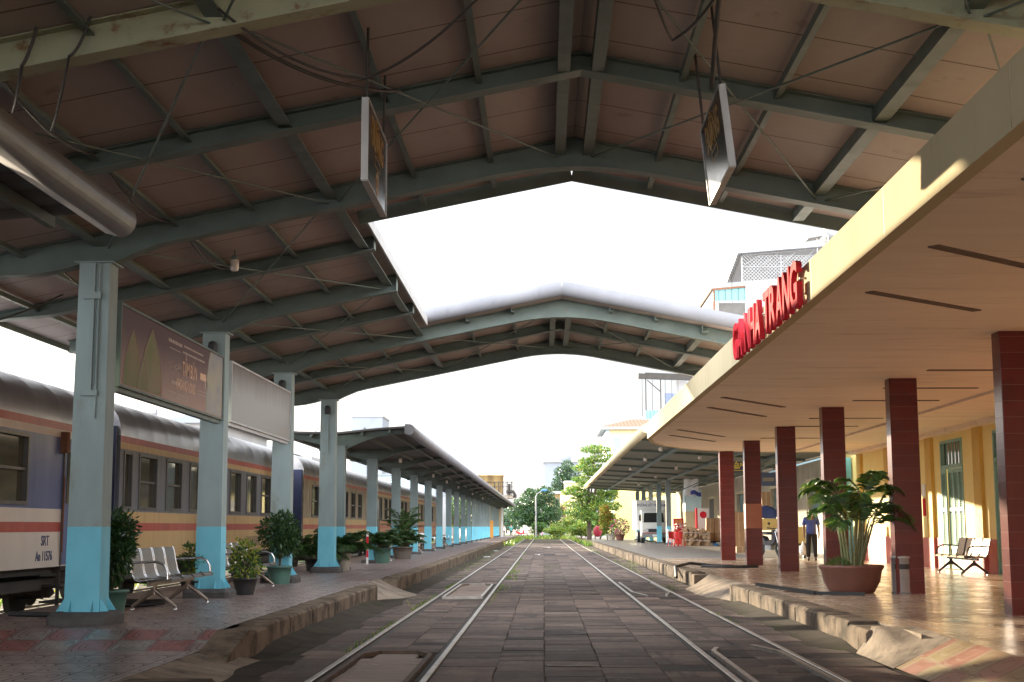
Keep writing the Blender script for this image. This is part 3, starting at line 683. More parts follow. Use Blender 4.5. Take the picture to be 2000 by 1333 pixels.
# ------------------------------------------------------------------ station building with concrete canopy
def station():
    S = .28; Zs = 3.75
    T = thing('station_building', 'yellow station building with green shutters, red tiled columns and a cream concrete canopy', 'station building', (10.2,30,.28))
    FXx = 2.87
    curve = [(FXx,38.0),(3.12,40.0),(3.6,41.6),(4.3,43.0),(5.1,44.1),(5.9,44.8),(6.9,45.15),(8.2,45.25),(10.3,45.3)]
    outl = [(10.3,-6.0),(FXx,-6.0)]+curve
    b = MB(); b.prism(outl, 2, Zs, Zs+.30); 
    # soffit faces own material
    b.m[-2] = 0; sof = b
    b.build('canopy_slab', m_soffit, T)
    b = MB(); pts = [(FXx,-6.0)]+curve
    nrm = []
    for p,q in zip(pts,pts[1:]):
        d = Vector((q[0]-p[0],q[1]-p[1])).normalized(); n = Vector((-d.y,d.x)); n = n if n.x < 0 or n.y > 0 else -n
        nrm.append(n)
    for i,(p,q) in enumerate(zip(pts,pts[1:])):
        na = nrm[max(0,i-1)] if i else nrm[0]; na = (na+nrm[i]).normalized(); nb = (nrm[i]+nrm[min(i+1,len(nrm)-1)]).normalized()
        P0 = Vector(p)+na*.02; P1 = Vector(q)+nb*.02; I0 = Vector(p)-na*.10; I1 = Vector(q)-nb*.10
        z0,z1 = Zs-.012,4.17
        b.add([(P0.x,P0.y,z0),(P1.x,P1.y,z0),(P1.x,P1.y,z1),(P0.x,P0.y,z1),(I0.x,I0.y,z0),(I1.x,I1.y,z0),(I1.x,I1.y,z1),(I0.x,I0.y,z1)],
              [(0,1,2,3),(3,2,6,7),(5,4,7,6),(1,0,4,5)])
    b.build('fascia', m_cream, T)
    b = MB()
    for y in (8.2,11.35,14.5,17.6,20.7,23.8,26.9,30,33.1,36.2): b.box(FXx-.0225,FXx-.018,y-.006,y+.006,Zs,4.165)
    b.build('fascia_joint', pm('grimy_joint', (.45,.36,.22)), T)
    # downstand at the joint between slab and old eaves
    b = MB(); b.box(8.0,8.12,2,45.2,Zs-.05,Zs-.001); b.box(9.9,10.2,2,45.2,Zs-.10,Zs-.001); b.build('soffit_step', m_soffit, T)
    # slots for strip lights
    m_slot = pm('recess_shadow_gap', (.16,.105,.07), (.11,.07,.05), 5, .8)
    slots = []
    for y,d in ((9.4,1.3),(11.75,1.3),(14.1,1.3),(25.8,2.2),(28.0,2.4),(34.5,2.8),(36.6,2.8)): slots.append(((3.36,y),(4.86,y+d)))
    for y in (11.2,14.5,18.0,21.4,24.2,26.6,31.0,33.5,38): slots.append(((5.95,y),(7.6,y+.05)))
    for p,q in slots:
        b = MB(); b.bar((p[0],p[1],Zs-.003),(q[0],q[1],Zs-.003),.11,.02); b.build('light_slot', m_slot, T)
    # red tiled columns
    for i in range(7):
        y = 17.1+5.5*i-5.5; b = MB(); b.bbox(5.65,6.10,y,y+.30,S,Zs+.01,.008); c = b.build('column', m_redtile, T)
        if i == 5:
            b = MB(); b.box(5.645,6.105,y-.004,y+.304,1.30,1.98); b.build('tile_patch', m_redplain, c)
    # wall with door openings
    WX = 10.2; zt = Zs+.02
    doors = [30.7,34.9,38.75]; hw = .93; dz = 3.50
    b = MB(); cuts = [-6.0]+sum([[d-hw,d+hw] for d in doors],[])+[47.0]
    for i in range(0,len(cuts),2):
        b.box(WX,WX+.35,cuts[i],cuts[i+1],S,zt,0)
    for d in doors: b.box(WX,WX+.35,d-hw,d+hw,dz,zt,0)
    b.build('wall', m_yellow, T)
    b = MB()
    for i in range(0,len(cuts),2): b.box(WX-.03,WX-.001,cuts[i]+.002,cuts[i+1]-.002,S,1.05)
    b.build('dado', m_dado, T)
    for y in (24.5,28.5,32.65,36.75,41.2,44.8):
        b = MB(); b.box(WX-.10,WX-.031,y-.32,y+.32,S,1.05,1); b.box(WX-.085,WX-.001,y-.28,y+.28,1.05,zt-.03,0)
        b.build('pilaster', [m_ochre, m_dado], T)
    for d in doors:
        b = MB(); fr = .07
        b.box(WX-.02,WX+.06,d-hw,d-hw+fr,S,dz); b.box(WX-.02,WX+.06,d+hw-fr,d+hw,S,dz); b.box(WX-.02,WX+.06,d-hw+fr,d+hw-fr,dz-fr,dz); b.box(WX-.02,WX+.06,d-hw+fr,d+hw-fr,2.78,2.88)
        D = b.build('door', m_shut, T)
        b = MB(); b.box(WX+.05,WX+.055,d-hw+fr,d+hw-fr,2.88,dz-fr); b.build('pane', m_glassdk, D)
        b = MB()
        for k in range(6): y = d-hw+fr+.12+k*.29; b.box(WX+.0,WX+.03,y-.02,y+.02,2.88,dz-fr)
        b.build('grille', m_shut, D)
        n = 4; w = (2*hw-2*fr)/n
        for k in range(n):
            b = MB(); y0 = d-hw+fr+k*w+.008; y1 = y0+w-.016; x = WX+.012
            if d == 34.9 and k == 3: x -= .05
            for (a,c2) in ((y0,y0+.05),(y1-.05,y1)): b.box(x,x+.035,a,c2,S+.02,2.77)
            for (z0,z1) in ((S+.02,S+.10),(.78,.88),(1.72,1.80),(2.68,2.77)): b.box(x,x+.035,y0+.05,y1-.05,z0,z1)
            b.box(x+.008,x+.027,y0+.05,y1-.05,S+.10,.78)
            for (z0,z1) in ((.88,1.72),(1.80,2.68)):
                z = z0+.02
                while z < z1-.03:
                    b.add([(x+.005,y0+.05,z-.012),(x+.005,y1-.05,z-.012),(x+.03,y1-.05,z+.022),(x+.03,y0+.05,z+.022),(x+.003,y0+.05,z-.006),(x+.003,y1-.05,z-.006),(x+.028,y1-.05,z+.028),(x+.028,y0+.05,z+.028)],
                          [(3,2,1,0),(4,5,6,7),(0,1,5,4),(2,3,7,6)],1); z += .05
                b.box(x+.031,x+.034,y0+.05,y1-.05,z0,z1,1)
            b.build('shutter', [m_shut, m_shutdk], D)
    # upper storey set back above the slab
    b = MB(); b.box(12.5,20,4,44,S,6.2); b.build('rear_block', m_cream, T)
    return T
station()

# ------------------------------------------------------------------ GA NHA TRANG letters
def letters():
    T = thing('station_name_sign', 'red block letters spelling the station name GA NHA TRANG, standing off the cream fascia', 'sign', (2.7,18,3.95))
    txt = 'GA NHA TRANG'; y = 19.9; 
    adv = {' ':.24}
    W = .47
    for ch in txt:
        if ch == ' ': y -= .22; continue
        o = text('letter', ch, .80, m_signred, T, (2.775,y-W/2,3.97), FmX, ext=.032, offset=.018, sx=.72)
        # fit width
        vs = o.data.vertices; ys = [v.co.y for v in vs]; zs = [v.co.z for v in vs]
        cy = (min(ys)+max(ys))/2; ky = (W-.035)/(max(ys)-min(ys)); cz = (min(zs)+max(zs))/2; kz = .53/(max(zs)-min(zs))
        for v in vs: v.co.y = (v.co.y-cy)*ky + (y-W/2-18); v.co.z = (v.co.z-cz)*kz + (3.97-3.95)
        b = MB()
        for dy in (-.12,.12): b.tube([(2.79,y-W/2+dy,4.03),(2.86,y-W/2+dy,4.03)], .014, 6); b.tube([(2.79,y-W/2+dy,3.86),(2.86,y-W/2+dy,3.86)], .014, 6)
        b.build('standoff', m_chrome, T)
        y -= W
letters()
# ------------------------------------------------------------------ train
def train():
    XS,XC = -7.1,-8.5; zb,zr1,zr0,zw0,zblue0,zblue1,zred0,zred1 = .80,1.30,1.44,1.70,1.63,2.68,2.79,2.90
    def car(name, label, y0, y1, mats, wins, doors, num):
        # mats: lower, stripe, blue, upper cream, roof
        T = thing(name, label, 'train carriage', (XC,(y0+y1)/2,0), 'carriages of the parked train')
        b = MB(); holes = [(a,c,z0,z1) for a,c,z0,z1 in wins]
        ysb = sorted(set([y0,y1]+[h for w in wins for h in w[:2]])); zsb = sorted(set([zb,zr1,zr0,zblue0,zblue1,zred0,zred1]+[h for w in wins for h in w[2:]]))
        def mid(z): return 0 if z < zr1 else 1 if z < zr0 else 0 if z < zblue0 else 2 if z < zblue1 else 3 if z < zred0 else 1
        for ya,yb in zip(ysb,ysb[1:]):
            for za,zc in zip(zsb,zsb[1:]):
                ym,zm = (ya+yb)/2,(za+zc)/2
                if any(h[0] < ym < h[1] and h[2] < zm < h[3] for h in holes): continue
                b.add([(XS,ya,za),(XS,yb,za),(XS,yb,zc),(XS,ya,zc)], [(0,1,2,3)], mid(zm))
        xo = 2*XC-XS
        b.add([(xo,y0,zb),(xo,y1,zb),(xo,y1,zred1),(xo,y0,zred1)], [(3,2,1,0)], 0)
        b.add([(XS,y0,zb),(xo,y0,zb),(xo,y0,zred1),(XS,y0,zred1)], [(3,2,1,0)], 2); b.add([(XS,y1,zb),(xo,y1,zb),(xo,y1,zred1),(XS,y1,zred1)], [(0,1,2,3)], 2)
        b.add([(XS,y0,zb),(XS,y1,zb),(xo,y1,zb),(xo,y0,zb)], [(0,1,2,3)], 0)
        b.build('body', mats[:4], T)
        # roof: shouldered arch with ribs
        b = MB(); prof = []
        hw = XC-XS; hw = -hw
        for i in range(19):
            t = PI*i/18; c,s = math.cos(t),math.sin(t)
            prof.append((XC+hw*(abs(c)**.62)*(1 if c >= 0 else -1), zred1+.72*(s**.8 if s > 0 else 0)))
        ys = []; y = y0
        while y < y1: ys += [y,y+.03,y+.06]; y += .98
        ys = [q for q in ys if q < y1]+[y1]; vs = []
        for k,q in enumerate(ys):
            e = .004 if k%3 == 1 else 0
            for px,pz in prof: vs.append((px+e*(px-XC)/1.4, q, pz+e*(pz-zred1)))
        n = len(prof)
        b.add(vs, [(k*n+i,k*n+i+1,(k+1)*n+i+1,(k+1)*n+i) for k in range(len(ys)-1) for i in range(n-1)], 0, True)
        b.add(vs[:n], [tuple(range(n))]); b.add(vs[-n:], [tuple(range(n-1,-1,-1))])
        b.build('roof', mats[4], T)
        for (a,c,z0,z1) in wins:
            b = MB(); w = .05; x = XS
            for (ya,yb,za,zc) in ((a-w,a,z0-w,z1+w),(c,c+w,z0-w,z1+w),(a,c,z1,z1+w),(a,c,z0-w,z0)): b.box(x-.09,x+.018,ya,yb,za,zc)
            if c-a > .7 and (int(a*10)%3 != 1 or y0 < 10): b.box(x-.06,x-.01,a,c,(z0+z1)/2-.02,(z0+z1)/2+.02)
            W = b.build('window', m_frame, T)
            b = MB(); b.box(x-.065,x-.055,a,c,z0,z1); b.build('pane', m_pane, W)
        for (a,c) in doors:
            b = MB(); x = XS
            b.box(x-.05,x+.004,a,c,.82,2.62,0)
            for q in (a,c): b.box(x-.02,x+.03,q-.015,q+.015,.82,2.66,1)
            b.box(x-.02,x+.03,a,c,2.62,2.66,1)
            D = b.build('door', [mats[2], m_frame], T)
            b = MB(); b.box(x+.004,x+.012,a+.16,c-.16,1.72,2.48); b.build('pane', m_pane, D)
            b = MB(); b.tube([(x+.05,a-.06,1.0),(x+.05,a-.06,2.1)], .014, 6); b.build('handrail', m_rust, D)
            b = MB()
            for z in (.28,.52,.76): b.box(x-.28,x+.02,a,c,z-.015,z+.015)
            for q in (a+.02,c-.02): b.bar((x-.02,q,.22),(x-.02,q,.86),.03,.05)
            b.build('step', m_dark, T)
        # bogies, underframe
        for yb in (y0+2.4,y1-2.4):
            b = MB(); b.box(XC-1.15,XC+1.15,yb-1.5,yb+1.5,.46,.62)
            for sx in (-1,1):
                X = XC+sx*.92
                b.prism([(yb-1.55,.36),(yb-1.2,.62),(yb-.4,.48),(yb+.4,.48),(yb+1.2,.62),(yb+1.55,.36),(yb+1.3,.30),(yb+.5,.40),(yb-.5,.40),(yb-1.3,.30)], 0, X-.05, X+.05)
                for q in (-.28,.28): b.tube([(X,yb+q,.40),(X,yb+q,.62)], .09, 10)
            Bg = b.build('bogie', m_dark, T)
            for q in (-1.0,1.0):
                b = MB()
                for sx in (-1,1):
                    X = XC+sx*.56; vs = []
                    b.tube([(X-.05,yb+q,.39),(X+.05,yb+q,.39)], .38, 24, 0, False)
                b.tube([(XC-.98,yb+q,.39),(XC+.98,yb+q,.39)], .09, 12)
                b.build('wheelset', m_dark, Bg)
        b = MB(); b.box(XC-.9,XC+1.25,y0+6,y0+8.3,.35,.8); b.box(XC-.9,XC+1.2,y1-8,y1-6,.38,.8); b.box(XC-1.3,XC+1.3,y0+.2,y1-.2,.70,.80); b.build('underframe', m_dark, T)
        return T
    std = (1.72,2.60)
    A = car('train_carriage', 'white and blue carriage with a red stripe, marked SRT, nearest on the left', 2.5, 22.3,
            [m_lwhite,m_lred,m_lblue,m_lwhite,m_lroof],
            [(15.9,16.95)+std,(17.85,18.9)+std,(13.9,14.95)+std,(21.55,21.95)+std], [(20.35,21.25)], 0)
    text('lettering', 'SRT', .20, m_navytxt, A, (XS+.004,19.72,1.17), FX, .002, .002, .95)
    text('lettering', 'An 11576', .19, m_navytxt, A, (XS+.004,19.70,.955), FX, .002, .003, .88)
    b = MB(); b.bar((XS-.05,20.9,.82),(XS+.02,20.9,.66),.03,.03); b.bar((XS-.05,21.05,.82),(XS+.02,21.05,.66),.03,.03); b.bar((XS+.02,20.9,.66),(XS+.02,21.05,.66),.03,.03); b.box(XS,XS+.1,20.2,20.32,2.45,2.76); b.build('lamp_bracket', m_rust, A)
    Bc = car('train_carriage', 'yellow and grey blue carriage with weathered paint, behind the potted plants', 23.1, 39.3,
            [m_lyel,m_lred,m_lgreyb,m_lyel,m_lroof],
            [(23.35,23.75)+std]+[(a,a+1.05)+std for a in (24.25,26.0,27.75,29.5,31.35,33.1,34.85)]+[(37.3,37.9)+std], [(38.2,39.0)], 1)
    text('lettering', 'A M N H H H N', .30, m_fadetxt, Bc, (XS+.004,33.9,1.02), FX, .002, .012, .8)
    Cc = car('train_carriage', 'carriage with badly peeling beige paint beyond the weathered yellow one', 41.0, 57.5,
            [m_lyel,m_lred,m_peel,m_peel,m_lroof],
            [(42.5,43.7)+std]+[(a,a+1.0)+std for a in (45.5,47.4,49.3,51.2,53.1)]+[(55.8,56.4)+std], [(56.5,57.2)], 2)
    D = car('train_carriage', 'beige and orange carriage, fourth along the train', 58.8, 75.5,
            [m_lorange,m_lred,m_peel,m_lyel,m_lroof], [(60.4,60.9)+std]+[(a,a+1.0)+std for a in (62.0,63.8,65.6,67.4,69.2,71.0)], [(59.2,60.0),(73.8,74.6)], 3)
    E_ = car('train_carriage', 'orange carriage at the far end of the train', 76.8, 94.0,
            [m_lorange,m_lred,m_peel,m_lyel,m_lroof], [(78.5,79)+std]+[(a,a+1.0)+std for a in (80.5,82.4,84.3,86.2,88.1)], [(77.2,78.0),(92,92.8)], 4)
    for T,y0,y1 in ((A,22.3,23.1),(Bc,39.3,41.0),(Cc,57.5,58.8),(D,75.5,76.8)):
        b = MB(); k = max(4,int((y1-y0)/.16)); h = .72
        for i in range(k):
            q = y0+(y1-y0)*i/k; q2 = y0+(y1-y0)*(i+.75)/k; e = .05*(i%2)
            b.box(XC-.75+e,XC+.75-e,q,q2,.95,3.05-e)
        b.build('gangway', m_navy, T)
        b = MB(); b.box(XC+1.05,XC+1.36,y1-.14,y1-.02,.9,3.05); b.build('end_guard', m_navy, T)
        b = MB(); b.tube([(XC,y0-.1,.6),(XC,y1+.1,.6)], .1, 8); b.build('coupler', m_dark, T)
    # its track
    T = thing('railway_track', 'dull track that the parked train stands on', 'railway track', (XC,20,0))
    for x in (-8.0,-9.0):
        b = MB(); b.box(x-.032,x+.032,-2,166,-.03,.01,0); b.build('rail', m_steel, T)
train()
def patch(name, pts, mat, kind='structure'):
    b = MB(); b.add(pts, [tuple(range(len(pts)))]); return tag(b.build(name, mat), kind=kind)
patch('ballast', [(-11.5,-2,-.05),(-6.86,-2,-.05),(-6.86,166,-.05),(-11.5,166,-.05)], m_dirt)

# ------------------------------------------------------------------ plants
def leafcloud(b, c, r, n, size, mats, seed=0, hollow=.35, asp=.42, droop=.35, zmin=None):
    rn = random.Random(seed); c = Vector(c)
    for i in range(n):
        while True:
            p = Vector((rn.uniform(-1,1),rn.uniform(-1,1),rn.uniform(-1,1))); q = p.length
            if hollow < q < 1: break
        P = c+Vector((p.x*r[0],p.y*r[1],p.z*r[2]))
        if zmin is not None and P.z < zmin: continue
        d = (p.normalized()+Vector((rn.gauss(0,.6),rn.gauss(0,.6),rn.gauss(0,.5)-droop))).normalized()
        s = size*rn.uniform(.6,1.25); w = d.cross(Vector((rn.gauss(0,1),rn.gauss(0,1),rn.gauss(0,1)+1.5))); 
        if w.length < 1e-3: continue
        w = w.normalized()*s*asp/2; nn = d.cross(w).normalized()*s*.08
        m = rn.choice(mats)
        b.add([P,P+d*s*.5+w+nn,P+d*s,P+d*s*.5-w+nn], [(0,1,2),(0,2,3)], m)
def frond(b, p, az, el, L, rn, mats, leaf=.28, n=16, droop=1.6, stem=.012, sm=2, start=.3, w0=.035):
    P = Vector(p); d = Vector((math.cos(az)*math.cos(el),math.sin(az)*math.cos(el),math.sin(el))); k = 14; pts = [P.copy()]; e = el
    for i in range(k):
        e -= droop/k*(i/k)*1.6; d = Vector((math.cos(az)*math.cos(e),math.sin(az)*math.cos(e),math.sin(e))); P = P+d*L/k; pts.append(P.copy())
    b.tube(pts, [stem*(1-.75*i/k) for i in range(k+1)], 5, sm, True, False)
    side = Vector((-math.sin(az),math.cos(az),0))
    for j in range(n):
        t = start+(1-start)*(j+.5)/n; f = t*k; i = min(int(f),k-1); q = pts[i].lerp(pts[i+1], f-i); td = (pts[i+1]-pts[i]).normalized()
        l = leaf*math.sin(PI*(.12+.86*(t-start)/(1-start)))**.6
        for s in (-1,1):
            dd = (side*s*.85+td*.6+Vector((0,0,-.18+rn.gauss(0,.12)))).normalized(); up = dd.cross(td).normalized(); wv = dd.cross(up).normalized()*w0/2
            mid = q+dd*l*.5+Vector((0,0,.01)); tip = q+dd*l+Vector((0,0,-.22*l))
            b.add([q,mid+wv,tip,mid-wv], [(0,1,2),(0,2,3)], rn.choice(mats))
def pot(parent, mat, r0, r1, h, loc, lip=True):
    b = MB(); pr = [(r0,0),(r0+(r1-r0)*.5,h*.5),(r1*.97,h*.9)]+([(r1*1.05,h*.9),(r1*1.06,h),(r1*.94,h)] if lip else [(r1,h),(r1*.92,h)])+[(r1*.9,h*.88)]
    b.lathe(pr, 24, loc); b.build('pot', mat, parent)
    b = MB(); b.lathe([(r1*.9,h*.86),(r1*.4,h*.9)], 16, loc); b.build('soil', m_soil, parent)
LF = [m_lfd, m_lfm, m_lfl, m_lfy]
P0 = .28
def bush_plant(label, x, y, potmat, r0, r1, ph, trunk, c, rad, n, size, mats, seed, **kw):
    T = thing('potted_plant', label, 'potted plant', (x,y,P0))
    pot(T, potmat, r0, r1, ph, (x,y,P0))
    b = MB(); top = P0+c
    b.tube([(x,y,P0+ph*.8),(x+.02,y,P0+(ph+c)/2),(x-.01,y,top)], [.025,.02,.015], 6)
    rn = random.Random(seed)
    for k in range(7):
        a = rn.uniform(0,2*PI); b.tube([(x,y,P0+ph+(c-ph)*rn.uniform(.3,.8)),(x+math.cos(a)*rad[0]*.6,y+math.sin(a)*rad[1]*.6,top+rn.uniform(-.2,.5)*rad[2])], [.012,.005], 5)
    b.build('stem', m_bark, T)
    b = MB()
    leafcloud(b, (x,y,top), rad, n, size, mats, seed, **kw)
    for k in range(6):
        a = rn.uniform(0,2*PI); leafcloud(b, (x+math.cos(a)*rad[0]*.6,y+math.sin(a)*rad[1]*.6,top+rn.uniform(-.6,.6)*rad[2]), (rad[0]*.55,rad[1]*.55,rad[2]*.5), n//8, size, mats, seed+k+1, **kw)
    b.build('foliage', LF, T)
    return T
def plants():
    bush_plant('tall dark leafy shrub in a green pot close behind the nearest blue column', -5.21, 16.75, m_potg, .15,.21,.34, .1, .84, (.25,.28,.46), 1500, .085, [0,0,0,1], 3)
    bush_plant('yellow green schefflera in a black pot, left of the second blue column', -5.45, 21.75, m_potb, .16,.22,.26, .1, .52, (.25,.25,.30), 360, .10, [2,3,1,1,0], 12, hollow=.1)
    bush_plant('yellow green schefflera in a black pot, right of the second blue column', -4.83, 22.55, m_potb, .14,.20,.27, .1, .55, (.23,.23,.32), 360, .10, [2,3,3,1,0], 22, hollow=.1)
    bush_plant('round dark topiary shrub on a bare stem in a green pot beside the second bench', -5.1, 26.9, m_potg, .19,.24,.34, .1, .95, (.38,.38,.42), 1300, .095, [0,0,1], 33)
    # fan palm clumps
    def clump(label, x, y, potmat, r1, ph, nf, L, leaf, seed, el=(.5,1.4), mats=(0,1), h0=.0):
        T = thing('potted_palm', label, 'potted palm', (x,y,P0)); pot(T, potmat, r1*.75, r1, ph, (x,y,P0)); rn = random.Random(seed); b = MB()
        for k in range(nf): frond(b, (x+rn.gauss(0,.06),y+rn.gauss(0,.06),P0+ph*.9+h0*rn.random()), rn.uniform(0,2*PI), rn.uniform(*el), L*rn.uniform(.7,1.1), rn, mats, leaf, 22, 2.0, .01, 4, .25, .022)
        b.build('foliage', LF+[m_stem], T)
    clump('bushy drooping palm in a pale pot, right of the fourth blue column', -5.0, 35.0, m_potw, .17,.42, 46, 1.0, .28, 5)
    clump('small dark palm in a black pot, left of the fourth blue column', -5.75, 34.7, m_potb, .2,.3, 22, 1.0, .30, 15)
    clump('upright palm bush in a green pot beside the red and white post', -4.87, 42.0, m_potg, .28,.46, 44, .85, .24, 6, (.7,1.5))
    clump('tall thin palm in a grey pot before the far benches', -4.78, 47.2, m_potgy, .36,.42, 40, .85, .24, 7, (.7,1.5))
    clump('slender palm shoots rising behind the grey pot', -4.95, 49.0, m_potb, .2,.3, 22, 1.6, .2, 8, (1.25,1.52), h0=.5)
    # palm in the wide brown bowl on the right platform
    x,y = 5.02,23.0
    T = thing('planter_palm', 'feathery areca palm growing in a wide brown clay bowl', 'planter', (x,y,P0))
    b = MB(); b.lathe([(.33,0),(.36,.02),(.45,.18),(.49,.36),(.52,.40),(.53,.44),(.50,.45),(.47,.42),(.46,.37)], 36, (x,y,P0)); b.build('bowl', m_poto, T)
    b = MB(); b.lathe([(.465,.36),(.2,.40)], 24, (x,y,P0)); b.build('soil', m_soil, T)
    rn = random.Random(4); b = MB(); st = MB()
    for k in range(16):
        a = rn.uniform(0,2*PI); rr = rn.uniform(.04,.17); lean = rn.uniform(.10,.38); hh = rn.uniform(.6,1.2)
        p0 = Vector((x+.03+math.cos(a)*rr,y+math.sin(a)*rr,P0+.38)); p1 = p0+Vector((math.cos(a)*lean*hh*.8,math.sin(a)*lean*hh*.8,hh))
        st.tube([p0,p0.lerp(p1,.5)+Vector((0,0,.02)),p1], [.026,.02,.013], 7)
        for j in range(2+(k%3 == 0)):
            frond(b, p1, a+rn.gauss(0,.9), rn.uniform(.35,1.4), rn.uniform(.55,.85), rn, (1,2,0,2,1) if k%4 else (2,2,3), .25, 24, 2.3, .008, 4, .15, .0115)
    st.ball((x+.03,y,P0+.40), .13, 0, 12, 8, (1,1,.6)); st.build('stem', m_stem, T); b.build('foliage', LF+[m_stem], T)
    b = MB(); leafcloud(b, (x-.24,y-.1,P0+.45), (.17,.15,.09), 240, .09, [1,2], 9, asp=.14, droop=-.8); b.build('ground_fern', LF, T)
plants()

# ------------------------------------------------------------------ benches
def bench_proto(arm_mat, seat_mat, leg_mat, n=4):
    T = thing('waiting_bench', 'x', 'bench', (0,0,0)); w = .58; L = n*w
    # local: faces +x, runs along +y from 0
    prof = [(.30,.40),(.26,.425),(.16,.42),(.0,.40),(-.12,.385),(-.19,.40),(-.225,.46),(-.26,.62),(-.30,.78),(-.315,.80)]
    for k in range(n):
        b = MB(); y0 = k*w+.03; y1 = (k+1)*w-.03; m = len(prof); vs = []
        for yy in (y0,y1): vs += [(x,yy,z) for x,z in prof]
        for yy in (y0,y1): vs += [(x-.004,yy,z-.015) for x,z in prof]
        f = [(i,i+1,m+i+1,m+i) for i in range(m-1)]+[(2*m+i+1,2*m+i,3*m+i,3*m+i+1) for i in range(m-1)]
        f += [(i+1,i,2*m+i,2*m+i+1) for i in range(m-1)]+[(m+i,m+i+1,3*m+i+1,3*m+i) for i in range(m-1)]+[(0,m,3*m,2*m),(m-1,3*m-1,4*m-1,2*m-1)]
        b.add(vs, f); s = b.build('seat', seat_mat, T, True)
        for yy in (y0,y1): b = MB(); b.tube([(x,yy,z) for x,z in prof], .013, 6); b.build('edge_tube', arm_mat, s, True)
    b = MB(); b.bbox(-.03,.03,.02,L-.02,.32,.375,.006); b.build('rail', leg_mat, T, True)
    for yy in (w*.5,L-w*.5):
        b = MB(); b.tube([(0,yy,.34),(0,yy,.20)], .035, 8); b.tube([(0,yy,.26),(.1,yy,.19),(.29,yy,.04)], [.04,.03,.022], 8); b.tube([(0,yy,.26),(-.1,yy,.19),(-.29,yy,.04)], [.04,.03,.022], 8)
        b.bar((-.2,yy,.40),(.22,yy,.385),.04,.03)
        l = b.build('leg', leg_mat, T, True)
        for sx in (-1,1):
            b = MB(); b.lathe([(.028,0),(.03,.012),(.018,.03)], 10, (sx*.285,yy,0)); b.build('foot', m_chrome, l, True)
    for yy in (0,L):
        b = MB(); b.tube([(-.26,yy,.62),(-.12,yy,.63),(.10,yy,.635),(.19,yy,.60),(.24,yy,.52),(.25,yy,.41)], .017, 8); b.build('armrest', arm_mat, T, True)
    return T
def benches():
    m_leg = pm('bronze_bench_leg', (.30,.24,.19), (.2,.16,.13), 6, .35, .6, 0)
    p = bench_proto(m_chrome, m_perf, m_leg)
    g = 'steel benches on the left platform'
    p.location = (-5.15,18.15,P0); p['label'] = 'steel four seat bench between the first two blue columns, nearest of the left benches'; p['group'] = g
    def ch(o): 
        KIDS[o.name] = list(o.children)
        for c in o.children: ch(c)
    ch(p)
    for (x,y,lab) in ((-5.25,23.55,'steel bench between the two yellow green plants and the round topiary'),
                      (-5.2,42.8,'steel bench half hidden by the upright palm in the green pot'),
                      (-5.4,56.6,'steel bench just past the first column clear of the palms'),
                      (-5.4,63.8,'steel bench past the palms, one column beyond the clear one'),
                      (-5.4,73.5,'steel bench in the shade two columns past the palms'),
                      (-5.5,118,'small far off bench near the orange pillar')):
        dup(p, (x,y,P0), 0, lab, g)
    m_bl = pm('black_bench_metal', (.03,.03,.03), (.04,.04,.04), 5, .35, .3, 0)
    m_cs = pm('cream_bench_seat', (.74,.60,.44), (.68,.55,.40), 3, .45)
    q = bench_proto(m_bl, m_cs, m_bl); q.location = (9.45,33.0,P0); q.rotation_euler = (0,0,PI)
    q['label'] = 'cream bench with black arms against the yellow wall by the green door'
benches()

